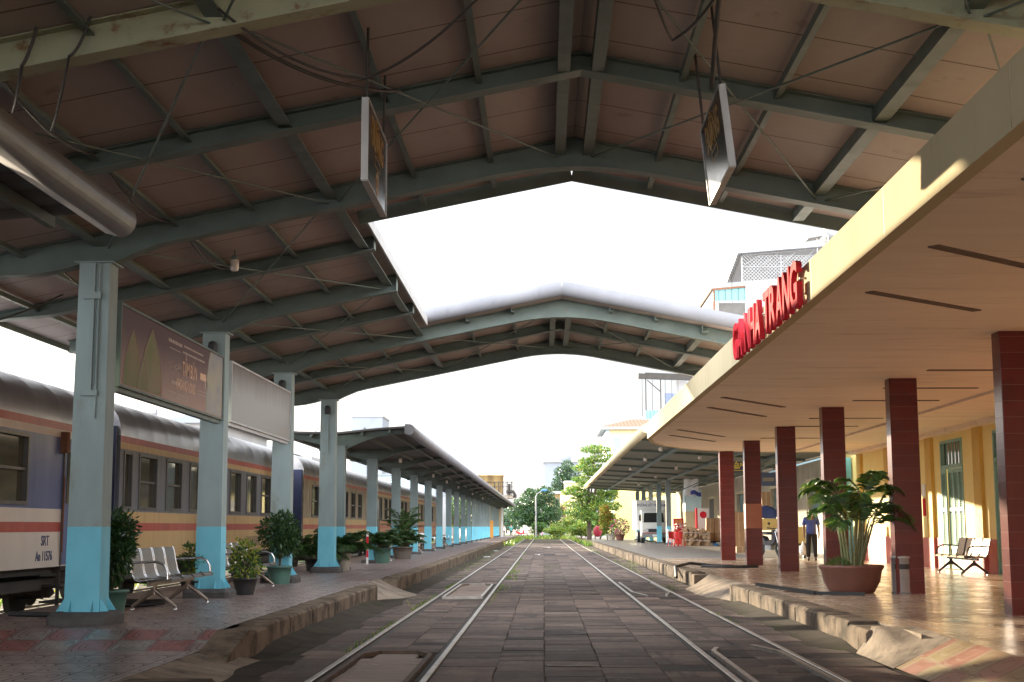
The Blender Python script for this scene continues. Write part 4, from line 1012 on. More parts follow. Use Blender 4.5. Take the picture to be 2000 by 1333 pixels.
# ------------------------------------------------------------------ boards, signs, lamps, cables
def prism_yz(b, pts, x0, x1, m=0): b.prism(pts, 0, x0, x1, m)
def boards():
    g = G('brown_to_maroon_print'); o = g.tc.outputs['Object']; x,y,z = g.sep(o)
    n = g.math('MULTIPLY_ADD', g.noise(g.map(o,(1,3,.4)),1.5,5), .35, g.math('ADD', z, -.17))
    col = g.ramp(n, .05, .75, hexc((.30,.17,.13)), hexc((.07,.02,.03)))  # runs from brown at the bottom to maroon at the top
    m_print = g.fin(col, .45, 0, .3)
    g = G('sun_bleached_print'); o = g.tc.outputs['Object']; x,y,z = g.sep(o)
    n = g.math('MULTIPLY_ADD', g.noise(g.map(o,(1,2.5,.25)),2.2,6), .5, g.math('ADD', z, -.2))
    m_bleach = g.fin(g.ramp(n, .55, 1.1, hexc((.235,.225,.215)), hexc((.10,.06,.055))), .35, 0, .3)
    m_pic1 = pm('printed_garden_picture', (.13,.16,.05), (.24,.18,.11), 3, .55, spec=.2, stain=(.3,.1,.06), sth=(.6,.7), sscale=4)
    m_pic2 = pm('printed_beach_picture', (.36,.31,.20), (.26,.26,.30), 1.4, .5, spec=.2, stain=(.10,.11,.3), sth=(.6,.72), sscale=2)
    m_pale = pm('printed_pale_ink', (.42,.32,.27), (.38,.29,.25), 5, .5, spec=.2); m_or = pm('printed_orange_ink', (.55,.26,.10), (.5,.24,.09), 5, .3)
    X = -5.03
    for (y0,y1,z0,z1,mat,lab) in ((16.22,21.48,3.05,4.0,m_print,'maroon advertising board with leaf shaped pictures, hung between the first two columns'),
                                  (22.12,27.28,3.07,4.0,m_bleach,'sun bleached blank advertising board hung between the second and third columns')):
        T = thing('advertising_board', lab, 'advertising board', (X-.1,(y0+y1)/2,z0))
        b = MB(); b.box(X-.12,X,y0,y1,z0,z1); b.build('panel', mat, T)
        b = MB(); e = .03
        b.box(X-.125,X+.012,y0,y1,z1,z1+e); b.box(X-.125,X+.012,y0,y1,z0-e,z0); b.box(X-.125,X+.012,y0-e,y0,z0-e,z1+e); b.box(X-.125,X+.012,y1,y1+e,z0-e,z1+e); b.box(X-.10,X-.02,y0,y1,z0-.09,z0-e-.001)
        b.build('frame', m_trim if mat is m_bleach else m_beam, T)
        if mat is m_print:
            def leafshape(yc, w, zt, m, k, x, l=0, r=1):
                pts = []
                for i in range(13): t = i/12; pts.append((yc-w/2*(1-t**2.2), z0+.02+(zt-z0-.02)*t))
                for i in range(11,-1,-1): t = i/12; pts.append((yc+w/2*(1-t**2.2), z0+.02+(zt-z0-.02)*t))
                b = MB(); b.prism(pts, 0, X, X+x); b.build('printed_picture', m, T)
                b = MB(); b.tube([(X+x,p[0],p[1]) for p in pts], .006, 4); b.build('printed_outline', m_pale, T)
            leafshape(y0+.50, .72, z0+.72, m_pic1, 0, .002); leafshape(y0+1.32, .98, z0+.84, m_pic1, 0, .003); leafshape(y0+.95, .42, z0+.42, m_pic1, 0, .0045)
            b = MB(); b.prism([(y1-.02,z0+.02),(y1-1.06,z0+.02),(y1-1.02,z0+.5),(y1-.92,z0+.80),(y1-.82,z1-.01),(y1-.02,z1-.01)], 0, X, X+.002); b.build('printed_picture', m_pic2, T)
            text('lettering', 'TRẢI NGHIỆM', .13, m_pale, T, (X+.002,y0+2.45,z0+.47), FX, .001, .001, .8)
            text('lettering', 'TẮM BÙN', .28, m_or, T, (X+.002,y0+3.25,z0+.50), FX, .001, .003, .66)
            text('lettering', 'KHOÁNG NÓNG', .20, m_or, T, (X+.002,y0+3.05,z0+.27), FX, .001, .002, .66)
            for i,(ya,yb,zz,h) in enumerate([(2.9,4.0,.83,.03),(2.85,4.1,.74,.03),(2.1,2.8,.82,.05),(2.15,2.75,.72,.015),(2.1,3.2,.13,.02),(2.1,3.3,.07,.02),(2.3,2.75,.27,.05),(3.75,4.3,.29,.015),(3.75,4.3,.24,.015),(4.15,4.3,.42,.12)]):
                b = MB(); q = y0+ya; 
                while q < y0+yb: l = random.uniform(.03,.09); b.box(X,X+.002,q,min(q+l,y0+yb),z0+zz-h/2,z0+zz+h/2*random.uniform(.6,1)); q += l+.018
                b.build('printed_line', m_pale, T)
            b = MB(); b.box(X,X+.002,y0+3.85,y0+4.2,z0+.46,z0+.56); b.build('printed_block', m_or, T)
    # hanging track signs
    m_sg = pm('dark_grey_sign_face', (.045,.043,.045), (.035,.033,.035), 2, .18); m_yl = pm('sign_yellow', (.34,.17,.012), (.28,.14,.01), 4, .4)
    def sign(xx, lab, face, num, tilt):
        T = thing('track_sign', lab, 'hanging sign', (xx,11.75,4.2))
        w = .02; b = MB(); b.box(xx-w,xx+w,11.07,12.42,4.2,4.88)
        b.build('face_panel', m_sg, T)
        b = MB(); e = .009
        for (ya,yb,za,zb2) in ((11.05,11.07,4.19,4.89),(12.42,12.44,4.19,4.89),(11.07,12.42,4.88,4.895),(11.07,12.42,4.185,4.2)): b.box(xx-w-e,xx+w+e,ya,yb,za,zb2)
        b.build('frame', m_trim, T)
        s = 1 if face is FX else -1; xf = xx+s*(w+.001)
        text('lettering', 'ĐƯỜNG', .34, m_yl, T, (xf,11.76,4.68), face, .002, .008, .68)
        def ring(yc, zc, r, t=.03, n=28):
            b = MB()
            for i in range(n):
                a,c = 2*PI*i/n,2*PI*(i+1)/n
                b.prism([(yc+r*math.cos(a),zc+r*math.sin(a)),(yc+r*math.cos(c),zc+r*math.sin(c)),(yc+(r-t)*math.cos(c),zc+(r-t)*math.sin(c)),(yc+(r-t)*math.cos(a),zc+(r-t)*math.sin(a))], 0, min(xf,xf+s*.003), max(xf,xf+s*.003))
            b.build('ring', m_yl, T)
        b = MB()
        for (ya,yb,za,zb2) in ((11.58,11.94,4.535,4.545),(11.58,11.94,4.455,4.465),(11.58,11.59,4.465,4.535),(11.93,11.94,4.465,4.535)): b.box(min(xf,xf+s*.002),max(xf,xf+s*.002),ya,yb,za,zb2)
        b.build('box_outline', m_yl, T)
        if num: ring(11.76,4.33,.105); text('numeral', num, .19, m_yl, T, (xf,11.76,4.33), face, .002, .004)
        for yy in (11.12,12.36): b = MB(); b.tube([(xx,yy,4.88),(xx+.01,yy,roofz(xx)-.02)], .012, 6); b.build('hanger', m_wire, T)
        if tilt: T.rotation_euler = (0,R(tilt),0); T.location.z += .09
    sign(-1.46, 'dark track sign with orange lettering and a circled 2, hanging on the left', FX, '2', 0)
    sign(1.56, 'tilted dark track sign with yellow lettering, half lit by sun, hanging on the right', FmX, '', -6)
    # hanging lamps
    m_lamp = pm('milky_lamp_glass', (.62,.54,.46), (.55,.48,.42), 4, .3)
    def lamp(x, y, zt, lab, group, s=1.0):
        T = thing('hanging_lamp', lab, 'lamp', (x,y,zt), group)
        b = MB(); b.tube([(x,y,zt),(x,y,zt-.09*s)], .012*s, 6); b.lathe([(.035*s,-.14*s),(.05*s,-.13*s),(.05*s,-.09*s),(.03*s,-.07*s)], 12, (x,y,zt)); b.build('cap', m_beam, T)
        b = MB(); b.lathe([(.04*s,-.28*s),(.055*s,-.26*s),(.058*s,-.14*s),(.045*s,-.13*s)], 14, (x,y,zt)); b.build('shade', m_lamp, T)
    lamp(-4.08, 17.95, roofz(-4.08)-.0, 'small milky lamp hanging under the big roof above the first advertising board', None)
    for i,y in enumerate((44.5,58,66,75,90,105)): lamp(-4.6, y, 3.66, 'small lamp hanging under the low left canopy', 'lamps under the low left canopy', .9)
    # cables
    def cable(lab, pts, r=.012, sag=0, group=None):
        P = []
        for p,q in zip(pts,pts[1:]):
            p,q = Vector(p),Vector(q)
            for i in range(12): t = i/12; P.append(p.lerp(q,t)+Vector((0,0,-sag*4*t*(1-t))))
        P.append(Vector(pts[-1])); b = MB(); b.tube(P, r, 6); tag(b.build('cable', m_wire), lab, 'cable', group)
    rz = lambda x,d: roofz(x)-d
    cable('black cable sagging from the left eave down to the train roof', [(-6.2,17.5,4.35),(-8.2,15.2,3.55)], .012, .25)
    cable('slack cable hanging beneath the ridge from the left girder', [(-2.4,9.8,rz(-2.4,.16)),(-1.46,11.0,rz(-1.46,.5)),(-.3,9.95,rz(-.3,.26))], .011, .12)
    cable('thick dark cable running off the left girder by the rusty beam', [(-2.45,10.15,rz(-2.45,.15)),(-1.3,12.3,rz(-1.3,.22))], .018, .14)
    cable('dark cable looped above the right hanging sign', [(.75,9.9,rz(.75,.2)),(1.1,11.2,rz(1.1,.35)),(1.42,10.4,rz(1.42,.14))], .014, .06)
    cable('twin hanging cable on the right hanging sign', [(1.36,9.9,rz(1.36,.12)),(1.40,11.05,4.93)], .02, -.02)
    cable('bent cable across the rusty beam at upper left', [(-3.75,9.8,rz(-3.75,.02)),(-3.85,9.8,rz(-3.85,.3)),(-4.3,10.8,rz(-4.3,.25))], .014, .04)
    cable('second bent cable across the rusty beam at upper left', [(-3.35,9.8,rz(-3.35,.02)),(-3.5,9.8,rz(-3.5,.3)),(-4.2,11.4,rz(-4.2,.25))], .012, .06)
    for k,(x,ya,yb) in enumerate(((-4.25,10.3,12.7),(-4.3,13.2,15.6),(-5.9,16.2,18.5),(-4.3,16.2,18.5))):
        cable('short loop of wire sagging between two roof beams on the left', [(x,ya,rz(x,.06)),(x,yb,rz(x,.1))], .014, .14, 'wire loops under the left roof')
    cable('thin wire drooping between the third and fourth blue columns', [(-5.5,27.9,3.9),(-5.4,33.1,3.75)], .008, .55)
boards()

# ------------------------------------------------------------------ small things on the platforms
def hose(lab, pts, r=.022):
    b = MB(); b.tube(pts, r, 8); tag(b.build('hose', m_black), lab, 'hose')
def smalls():
    P = P0
    hose('black hose lying over the right kerb', [(3.3,35,.1),(3.42,36.5,.32),(3.9,37.6,P+.1),(4.6,37.8,P+.03),(5.0,37.2,P+.03),(4.2,37.2,P+.03),(4.8,36.6,P+.03),(5.6,36.8,P+.03)], .04)
    b = MB(); b.bar((3.72,24.6,P+.07),(4.3,22.3,P+.03),.07,.06); b.bar((4.3,22.3,P+.03),(5.0,22.0,P+.03),.09,.05); tag(b.build('steel_bar', m_black), 'long black bar lying on the right kerb before the palm bowl', 'bar')
    for i,(y,x) in enumerate(((19.2,-5.9),(19.45,-5.95),(19.7,-5.9),(19.95,-5.95))):
        b = MB(); b.tube([(x-.4,y-.2,P+.03),(x,y,P+.035),(x+.35,y-.05,P+.03),(x+.5,y+.1,P+.03)], .035, 8); tag(b.build('hose', m_black), 'black hose laid in a row behind the nearest bench', 'hose', 'black hoses behind the nearest bench')
    b = MB(); b.tube([(-6.6,17.2,P+.03),(-5.6,16.9,P+.03)], .03, 8); tag(b.build('hose', m_black), 'short black hose behind the nearest blue column', 'hose')
    # bin
    x,y = 5.78,22.75; T = thing('litter_bin', 'round stainless steel litter bin standing against a red column', 'bin', (x,y,P))
    b = MB(); b.lathe([(.165,.0),(.17,.01),(.17,.56),(.18,.565),(.18,.585),(.15,.60),(.10,.605)], 32, (x,y,P)); b.build('drum', pm('brushed_bin_steel', (.6,.6,.6), (.5,.5,.5), 8, .35, .7), T)
    b = MB(); n=10; a0=R(215); a1 = R(300); vs=[]
    for i in range(n+1): a=a0+(a1-a0)*i/n; vs += [(x+.1715*math.cos(a),y+.1715*math.sin(a),P+.39),(x+.1715*math.cos(a),y+.1715*math.sin(a),P+.47)]
    b.add(vs,[(2*i,2*i+2,2*i+3,2*i+1) for i in range(n)]); b.build('slot', m_black, T)
    b = MB(); b.lathe([(.172,.0),(.176,.0),(.176,.03),(.172,.03)], 32, (x,y,P)); b.build('base_ring', m_grey, T)
    # red and white post
    T = thing('barrier_post', 'thin red and white striped post beside the palms', 'post', (-5.18,41.0,P))
    for k in range(5):
        b = MB(); b.box(-5.22,-5.16,40.97,41.03,P+.2*k,P+.2*k+.2); b.build('band', m_signred if k%2 else m_white, T)
    T = thing('wall_notice', 'red fire notice with a white sheet above it on the yellow wall', 'notice', (10.18,37.6,1.6))
    b = MB(); b.box(10.172,10.199,37.4,37.62,1.62,2.08); b.build('red_panel', m_signred, T); b = MB(); b.box(10.176,10.199,37.36,37.66,2.14,2.46); b.build('paper', m_white, T)
smalls()
#@@MORE
# ------------------------------------------------------------------ low canopy and freight shed on the right
def UX(u, Y): return (u-1062)/2700*Y
def VZ(v, Y): return 1.36+(1029-v)/2700*Y
def right_canopy():
    y0,y1 = 46.0,112.0
    T = thing('corrugated_canopy', 'green corrugated canopy with cream rounded gutter, beyond the red columns on the right', 'canopy', (7.5,y0,P0))
    sec = [(3.3,4.50),(7.5,4.24),(10.75,4.06)]
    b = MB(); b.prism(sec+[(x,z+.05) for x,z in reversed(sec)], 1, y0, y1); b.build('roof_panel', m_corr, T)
    b = MB(); prof = [(3.5,4.42)]
    for i in range(13): th = -PI/2-PI*i/12; prof.append((3.40+.15*math.cos(th), 4.58+.15*math.sin(th)))
    prof.append((3.5,4.72)); b.prism(prof, 1, y0-.2, y1+.1)
    for f in range(len(b.s)-2): b.s[f] = True
    b.build('gutter', m_cream, T)
    zz = lambda x: 4.50-(x-3.3)*.0619 if x < 7.5 else 4.24-(x-7.5)*.0554
    for x in (5.1,7.5,9.1):
        b = MB(); b.box(x-.06,x+.06,y0+.1,y1-.1,zz(x)-.16,zz(x)-.015); b.build('purlin', m_beam, T)
    for k in range(10):
        y = 49.5+6.88*k
        b = MB(); b.bar((3.5,y,zz(3.5)-.06),(10.6,y,zz(10.6)-.06),.08,.09); b.bar((7.5,y,3.3),(9.2,y,zz(9.2)-.12),.05,.05); b.build('rafter', m_beam, T)
        if k < 5: continue
        b = MB(); b.box(7.35,7.65,y-.13,y+.13,1.37,4.10,0); b.box(7.346,7.654,y-.134,y+.134,.36,1.37,1); c = b.build('column', [m_colgrey_shaded,m_colblue], T)
        b = MB(); b.bbox(7.2,7.8,y-.26,y+.26,.25,.36,.04); b.build('pedestal', m_concdark, c)
    m_lamp = bpy.data.materials['milky_lamp_glass']
    for x,y in ((4.4,52),(4.4,60),(4.4,70),(6.3,56),(6.3,66),(6.3,78),(6.3,92)):
        L = thing('hanging_lamp', 'small lamp under the green corrugated canopy', 'lamp', (x,y,4.2), 'lamps under the corrugated canopy')
        b = MB(); b.tube([(x,y,zz(x)),(x,y,zz(x)-.14)], .02, 6); b.build('cap', m_beam, L)
        b = MB(); b.lathe([(.05,-.28),(.08,-.24),(.08,-.16),(.05,-.13)], 12, (x,y,zz(x))); b.build('shade', m_lamp, L)
    # freight shed wall
    T = thing('freight_shed', 'dirty beige freight shed with dark doorways behind the corrugated canopy', 'building', (10.8,80,P0))
    doors = [(49,50.4),(54,57),(64,66.2),(75,78),(88,91),(101,104)]
    cuts = [47.0]+[c for d in doors for c in d]+[113.0]
    b = MB()
    for i in range(0,len(cuts),2): b.box(10.8,11.1,cuts[i],cuts[i+1],P0,6.0)
    for d in doors: b.box(10.8,11.1,d[0],d[1],3.1,6.0)
    b.build('wall', m_dirtywall, T)
    m_door = pm('dull_teal_door', (.10,.18,.17), (.07,.12,.115), 2, .6)
    for d in doors:
        b = MB(); b.box(10.95,11.0,d[0],d[1],P0,3.1); b.build('door', m_door, T)
        b = MB(); b.box(10.74,10.80,d[0]-.15,d[0],P0,3.25); b.box(10.74,10.80,d[1],d[1]+.15,P0,3.25); b.box(10.74,10.80,d[0],d[1],3.1,3.25); b.build('door_frame', m_cream, T)
    for y in (47.6,51.8,60,70,83,96,108):
        b = MB(); b.box(10.62,10.80,y-.3,y+.3,P0,4.0); b.build('pilaster', m_cream, T)
    # end of the station wall: turquoise shop front behind the third red column
    T = thing('turquoise_kiosk', 'turquoise kiosk with a pale blue awning seen between red columns', 'kiosk', (9.6,46.5,P0))
    m_tq = pm('turquoise_paint', (.16,.42,.42), (.12,.34,.35), 2, .5)
    b = MB(); b.box(9.2,10.15,46.0,46.12,P0,3.6); b.build('panel', m_tq, T)
    b = MB(); b.prism([(9.2,3.6),(9.2,3.55),(7.9,3.2),(7.9,3.25)], 1, 46.2, 48.8); b.build('awning', pm('pale_blue_awning', (.35,.55,.62), (.3,.5,.6), 3, .5), T)
right_canopy()
def signboards():
    m_nv = pm('dark_navy_sign', (.03,.028,.075), (.025,.022,.06), 3, .4); m_ys = pm('yellow_sign_paint', (.75,.55,.03), (.7,.5,.03), 3, .4); m_bs = pm('grey_blue_sign', (.11,.14,.22), (.09,.115,.18), 3, .5)
    Y = 52.0; x0,x1 = UX(1424,Y),UX(1462,Y); z0,z1 = VZ(924,Y),VZ(904.5,Y)
    T = thing('exit_sign', 'dark navy sign with yellow lettering hanging between two red columns', 'sign', (x0,Y,z0))
    b = MB(); b.box(x0,x1,Y,Y+.05,z0,z1); b.build('panel', m_nv, T)
    text('lettering', 'LỐI RA', .16, m_ys, T, (x0+.10,Y-.003,z1-.12), FmY, .002, .006, .95, 'LEFT'); text('lettering', 'EXIT', .11, m_ys, T, (x0+.16,Y-.003,z0+.14), FmY, .002, .006, .95, 'LEFT')
    b = MB(); b.box(x0+.14,x1-.1,Y-.004,Y,z0+.03,z0+.055); b.build('underline', m_ys, T)
    for x in (x0+.1,x1-.1): b = MB(); b.tube([(x,Y+.02,z1),(x,Y+.02,4.3)], .012, 6); b.build('hanger', m_wire, T)
    Y = 60.0; x0,x1 = UX(1481,Y),UX(1513,Y)
    T = thing('shop_sign', 'grey blue shop signboard seen past a red column', 'sign', (x0,Y,3.2))
    b = MB(); b.box(x0,x1,Y,Y+.08,VZ(952,Y),VZ(926,Y)); b.build('panel', m_bs, T)
    b = MB(); b.box(x0+.12,x1-.1,Y-.004,Y,VZ(943,Y),VZ(936,Y)); b.build('faded_line', m_dirtywall, T)
    b = MB()
    for x in (x0+.1,x1-.1): b.bar((x,Y+.04,VZ(926,Y)),(x,Y+.04,4.25),.04,.04)
    b.build('bracket', m_beam, T)
signboards()

# ------------------------------------------------------------------ truck
def truck():
    Y = 91.2; x0,x1 = 6.38,8.0; g = P0
    T = thing('box_truck', 'white box truck parked behind a blue column under the corrugated canopy', 'truck', ((x0+x1)/2,Y+3,g))
    m_tw = pm('truck_white_paint', (.72,.70,.66), (.66,.64,.6), 2, .35, 0, 0)
    b = MB(); prof = [(Y+.0,.55),(Y+.0,1.12),(Y+.06,1.3),(Y+.28,1.98),(Y+.45,2.12),(Y+1.6,2.15),(Y+1.6,.55)]
    b.prism([(y,z+g) for y,z in prof], 0, x0+.02, x1-.02); b.build('cab', m_tw, T)
    b = MB(); b.add([(x0+.14,Y+.075,g+1.33),(x1-.14,Y+.075,g+1.33),(x1-.20,Y+.275,g+1.95),(x0+.20,Y+.275,g+1.95),(x0+.14,Y+.055,g+1.34),(x1-.14,Y+.055,g+1.34),(x1-.2,Y+.25,g+1.96),(x0+.2,Y+.25,g+1.96)], [(4,5,6,7),(0,4,7,3),(1,2,6,5),(2,3,7,6),(0,1,5,4)]); b.build('windscreen', m_glassdk, T)
    for x in (x0+.012,x1-.025):
        b = MB(); b.prism([(Y+.32,g+1.35),(Y+1.15,g+1.35),(Y+1.15,g+1.92),(Y+.5,g+1.92)], 0, x, x+.013); b.build('side_window', m_glassdk, T)
    b = MB(); b.bbox(x0,x1,Y-.12,Y+.05,g+.36,g+.62,.03); b.build('bumper', m_grey, T)
    b = MB(); b.box(x0+.3,x1-.3,Y-.012,Y-.002,g+.70,g+.92); b.build('grille', m_black, T)
    for x in (x0+.08,x1-.44):
        b = MB(); b.bbox(x,x+.36,Y-.02,Y-.001,g+.72,g+.90,.01); b.build('headlight', pm('headlight_glass', (.6,.6,.6), None, 4, .1) if x < 6.8 else bpy.data.materials['headlight_glass'], T)
    b = MB(); b.box(x0+.04,x1-.04,Y-.016,Y-.003,g+.62,g+.68); b.build('red_band', m_lred, T)
    b = MB(); b.box(x0+.7,x1-.55,Y-.135,Y-.121,g+.42,g+.55); b.build('number_plate', m_white, T)
    for x in (x0-.16,x1+.02):
        b = MB(); b.bbox(x,x+.14,Y+.1,Y+.16,g+1.45,g+1.8,.02); b.bar((x+.07,Y+.13,g+1.8),((x0 if x < 7.2 else x1)-.0,Y+.3,g+1.95),.02,.02); b.build('mirror', m_black, T)
    b = MB(); b.bbox(x0-.22,x1+.12,Y+1.7,Y+5.6,g+.85,g+2.82,.03); b.build('cargo_box', m_tw, T)
    text('lettering', 'ĐƯỜNG SẮT VIỆT NAM', .24, m_navytxt, T, ((x0+x1)/2+.0,Y+1.693,g+2.47), FmY, .002, .004, .75)
    b = MB(); b.box(x0+.3,x1-.3,Y+.4,Y+5.5,g+.5,g+.8); b.build('chassis', m_dark, T)
    for yy in (Y+.75,Y+4.4):
        for x in (x0+.12,x1-.12):
            b = MB(); b.tube([(x-.12,yy,g+.38),(x+.12,yy,g+.38)], .38, 20, 0, False); w = b.build('wheel', m_black, T)
            b = MB(); b.tube([(x-.125,yy,g+.38),(x+.125,yy,g+.38)], .2, 14); b.build('rim', m_grey, w)
truck()

# ------------------------------------------------------------------ goods on the right platform
m_card = pm('brown_cardboard', (.40,.225,.115), (.34,.185,.09), 1.5, .8, 0, .1, 20)
m_tape = pm('parcel_tape', (.5,.36,.2), (.45,.3,.17), 3, .35)
def carton(x, y, z, w, d, h, lab, group=None):
    T = thing('carton', lab, 'carton', (x,y,z), group)
    b = MB(); b.bbox(x-w/2,x+w/2,y-d/2,y+d/2,z,z+h-.004,.006); b.build('box', m_card, T)
    b = MB(); b.box(x-.03,x+.03,y-d/2-.003,y-d/2-.0005,z+.01,z+h-.02); b.build('tape', m_tape, T)
def goods():
    g = P0; Y = 80.0
    for r in range(3):
        for c in range(2):
            carton(UX(1382+16*c,Y)+.0,Y-.1*r,g+.25+.43*r,.46,.46,.43,'brown carton stacked on the low dark pallet left of the first far red column','cartons on the dark pallet')
    T = thing('pallet', 'low dark pallet under the stacked cartons', 'pallet', (UX(1390,Y),Y,g))
    for k in range(3): b = MB(); b.box(UX(1373,Y),UX(1408,Y),Y-.4+.3*k,Y-.2+.3*k,g+.19,g+.248); b.build('board', m_dark, T)
    for k in range(3): b = MB(); b.box(UX(1374,Y)+.45*k,UX(1374,Y)+.1+.45*k,Y-.4,Y+.4,g,g+.19); b.build('bearer', m_dark, T)
    for r in range(4): carton(UX(1437,62),62+.02*r,g+.02+.42*r,.5,.45,.42,'brown carton in the tall stack between two red columns','cartons between the two farthest red columns')
    for r in range(2): carton(UX(1485,60),59.2,2.0+.40*r-.0,.36,.4,.40,'brown carton on top of the parked cart load','cartons on the cart load')
    carton(UX(1440,58),57.5,g,.5,.4,.26,'pale low box on the floor between two red columns')
    # bales of flattened cardboard
    def bale(u0,u1,v,seed,lab):
        x0,x1 = UX(u0,Y),UX(u1,Y); h = VZ(v,Y)-g-.08; T = thing('cardboard_bale', lab, 'bale', ((x0+x1)/2,Y,g)); rn = random.Random(seed); n = 11
        m_cb = pm('loose_cardboard', (.55,.36,.2), (.25,.13,.07), 5, .8)
        for k in range(n):
            b = MB(); a = x0+(x1-x0)*k/n; w = (x1-x0)/n*.86; hh = h*rn.uniform(.82,1.0); d = rn.uniform(.35,.45); o = rn.uniform(-.06,.06)
            b.box(a,a+w,Y-1.2-d+o,Y-1.2+d+o,g,g+hh); b.build('sheet', m_card if k%3 else m_cb, T)
        b = MB()
        for z in (.3,.7): b.tube([(x0-.02,Y-1.75,g+h*z),(x1+.02,Y-1.75,g+h*z)], .018, 6)
        b.build('strap', m_white, T)
        b = MB()
        for k in range(26): 
            px,pz = rn.uniform(x0,x1),g+h*rn.uniform(.05,.95); s = rn.uniform(.05,.16)
            b.add([(px-s,Y-1.72,pz),(px,Y-1.78-s*.3,pz-s),(px+s,Y-1.72,pz+s*.3),(px,Y-1.7,pz+s)], [(0,1,2,3)])
        b.build('loose_flaps', pm('torn_cardboard', (.6,.42,.26), (.35,.2,.11), 5, .8) if seed == 1 else bpy.data.materials['torn_cardboard'], T)
    bale(1325,1353,1028,1,'dark brown bale of flattened cardboard, left of the two'); bale(1355,1374,1032,2,'sunlit pale bale of flattened cardboard, right of the two')
    # kiosk front
    m_tq = bpy.data.materials['turquoise_paint']
    T = thing('kiosk', 'kiosk with pale blue upper panels and cream lower panels behind the bales', 'kiosk', (8.6,84,g))
    Yk = 84.0
    b = MB(); b.box(UX(1336,Yk),UX(1367,Yk),Yk,Yk+1.5,2.25,3.55); b.build('upper_panel', pm('pale_blue_panel', (.42,.56,.58), (.36,.5,.53), 2, .5), T)
    b = MB()
    for k in range(6): x = UX(1336,Yk)+.155*k; b.box(x+.01,x+.14,Yk-.02,Yk,g,2.24)
    b.box(UX(1336,Yk),UX(1367,Yk),Yk,Yk+1.5,g,2.245); b.build('lower_panel', m_cream, T)
    b = MB(); b.box(UX(1336,Yk)-.05,UX(1367,Yk)+.05,Yk-.1,Yk+1.6,3.55,3.62); b.build('roof', m_galv, T)
    b = MB(); vs = []
    for i in range(8):
        for j in range(4): vs.append((UX(1334,80)+.12*i,80+.05*math.sin(i*1.9+j),4.05-.32*j+.04*math.sin(i*1.3)))
    b.add(vs, [(i*4+j,(i+1)*4+j,(i+1)*4+j+1,i*4+j+1) for i in range(7) for j in range(3)], 0, True); tag(b.build('hanging_cloth', m_white), 'grubby white cloth hung above the kiosk', 'cloth')
    b = MB(); vs = []
    for i in range(6):
        for j in range(3): vs.append((UX(1346,80)+.12*i,79.8+.05*math.sin(i*2+j),VZ(962,80)-.12*j+.08*math.sin(i*1.1)))
    b.add(vs, [(i*3+j,(i+1)*3+j,(i+1)*3+j+1,i*3+j+1) for i in range(5) for j in range(2)], 0, True); tag(b.build('hanging_cloth', pm('blue_cloth', (.04,.06,.25), None, 5, .7)), 'blue cloth hanging below the white one at the kiosk', 'cloth')
    # fridge with red disc
    T = thing('drinks_fridge', 'white drinks fridge with a red disc and red side standing behind the cartons', 'fridge', (UX(1368,81),81,g))
    b = MB(); b.bbox(UX(1359,81),UX(1382,81),81,81.6,g,VZ(994,81),.02); b.build('cabinet', m_white, T)
    b = MB(); n = 20; b.prism([(UX(1370,81)+.2*math.cos(2*PI*k/n),VZ(1007,81)+.2*math.sin(2*PI*k/n)) for k in range(n)], 1, 80.985, 80.998); b.build('red_disc', m_signred, T)
    b = MB(); b.box(UX(1356,81),UX(1359,81)-.004,80.99,81.6,g,VZ(994,81)); b.build('red_panel', m_signred, T)
    # stall with red tub chairs
    m_rp = pm('red_plastic', (.62,.03,.03), (.55,.025,.025), 4, .35)
    T = thing('drinks_stall', 'small stall counter with red crate front beside the bales', 'stall', (UX(1312,79),79,g))
    b = MB(); b.box(UX(1301,79),UX(1316,79),79,79.5,g+.85,g+.9); 
    for x in (UX(1302,79),UX(1315,79)): b.box(x-.03,x+.03,79.0,79.06,g,g+.85)
    b.box(UX(1303,79),UX(1314,79),79.02,79.05,g+.2,g+.8); b.build('counter', m_white, T)
    b = MB(); b.bbox(UX(1313,79),UX(1333,79),79.2,79.7,g+.05,VZ(1014,79),.02); b.build('cabinet', m_rp, T)
    b = MB(); b.box(UX(1316,79),UX(1330,79),79.19,79.198,VZ(1025,79),VZ(1017,79)); b.build('label_panel', pm('orange_label', (.6,.2,.06), None, 4, .4), T)
    b = MB(); rn = random.Random(3)
    for k in range(40): b.ball((UX(rn.uniform(1313,1336),79),78.9-.1*rn.random(),rn.uniform(VZ(1040,79),VZ(1024,79))), .055, 0, 6, 4)
    b.build('snack_packets', pm('mixed_packets', (.6,.12,.1), (.6,.5,.45), 9, .3), T)
    def chair(x, y, rz, lab):
        T = thing('plastic_chair', lab, 'chair', (x,y,g), 'red plastic chairs at the stall', rz)
        b = MB(); b.bbox(-.2,.2,-.2,.2,.40,.43,.02); b.build('seat', m_rp, T, True)
        b = MB()
        for k in range(9): a = R(200+140*k/8)-PI; pass
        vs = []
        for k in range(9):
            a = R(20+140*k/8); vs += [(.22*math.cos(a),.2*math.sin(a),.43),(.26*math.cos(a),.25*math.sin(a),.8)]
        b.add(vs,[(2*k,2*k+2,2*k+3,2*k+1) for k in range(8)],0,True); b.build('backrest', m_rp, T, True)
        for sx in (-1,1):
            for sy in (-1,1): b = MB(); b.tube([(sx*.17,sy*.17,.41),(sx*.22,sy*.22,0)], .025, 6); b.build('leg', m_rp, T, True)
    chair(UX(1312,76),76.2,.4,'red plastic chair in front of the stall, left of the pair'); chair(UX(1324,76),76.0,2.6,'red plastic chair in front of the stall, right of the pair')
    b = MB(); b.bbox(UX(1388,78),UX(1397,78),77.6,77.9,g,g+.14,.03); tag(b.build('bag', pm('blue_bag', (.05,.16,.35), None, 5, .5)), 'small blue bag lying on the floor by the cartons', 'bag')
goods()

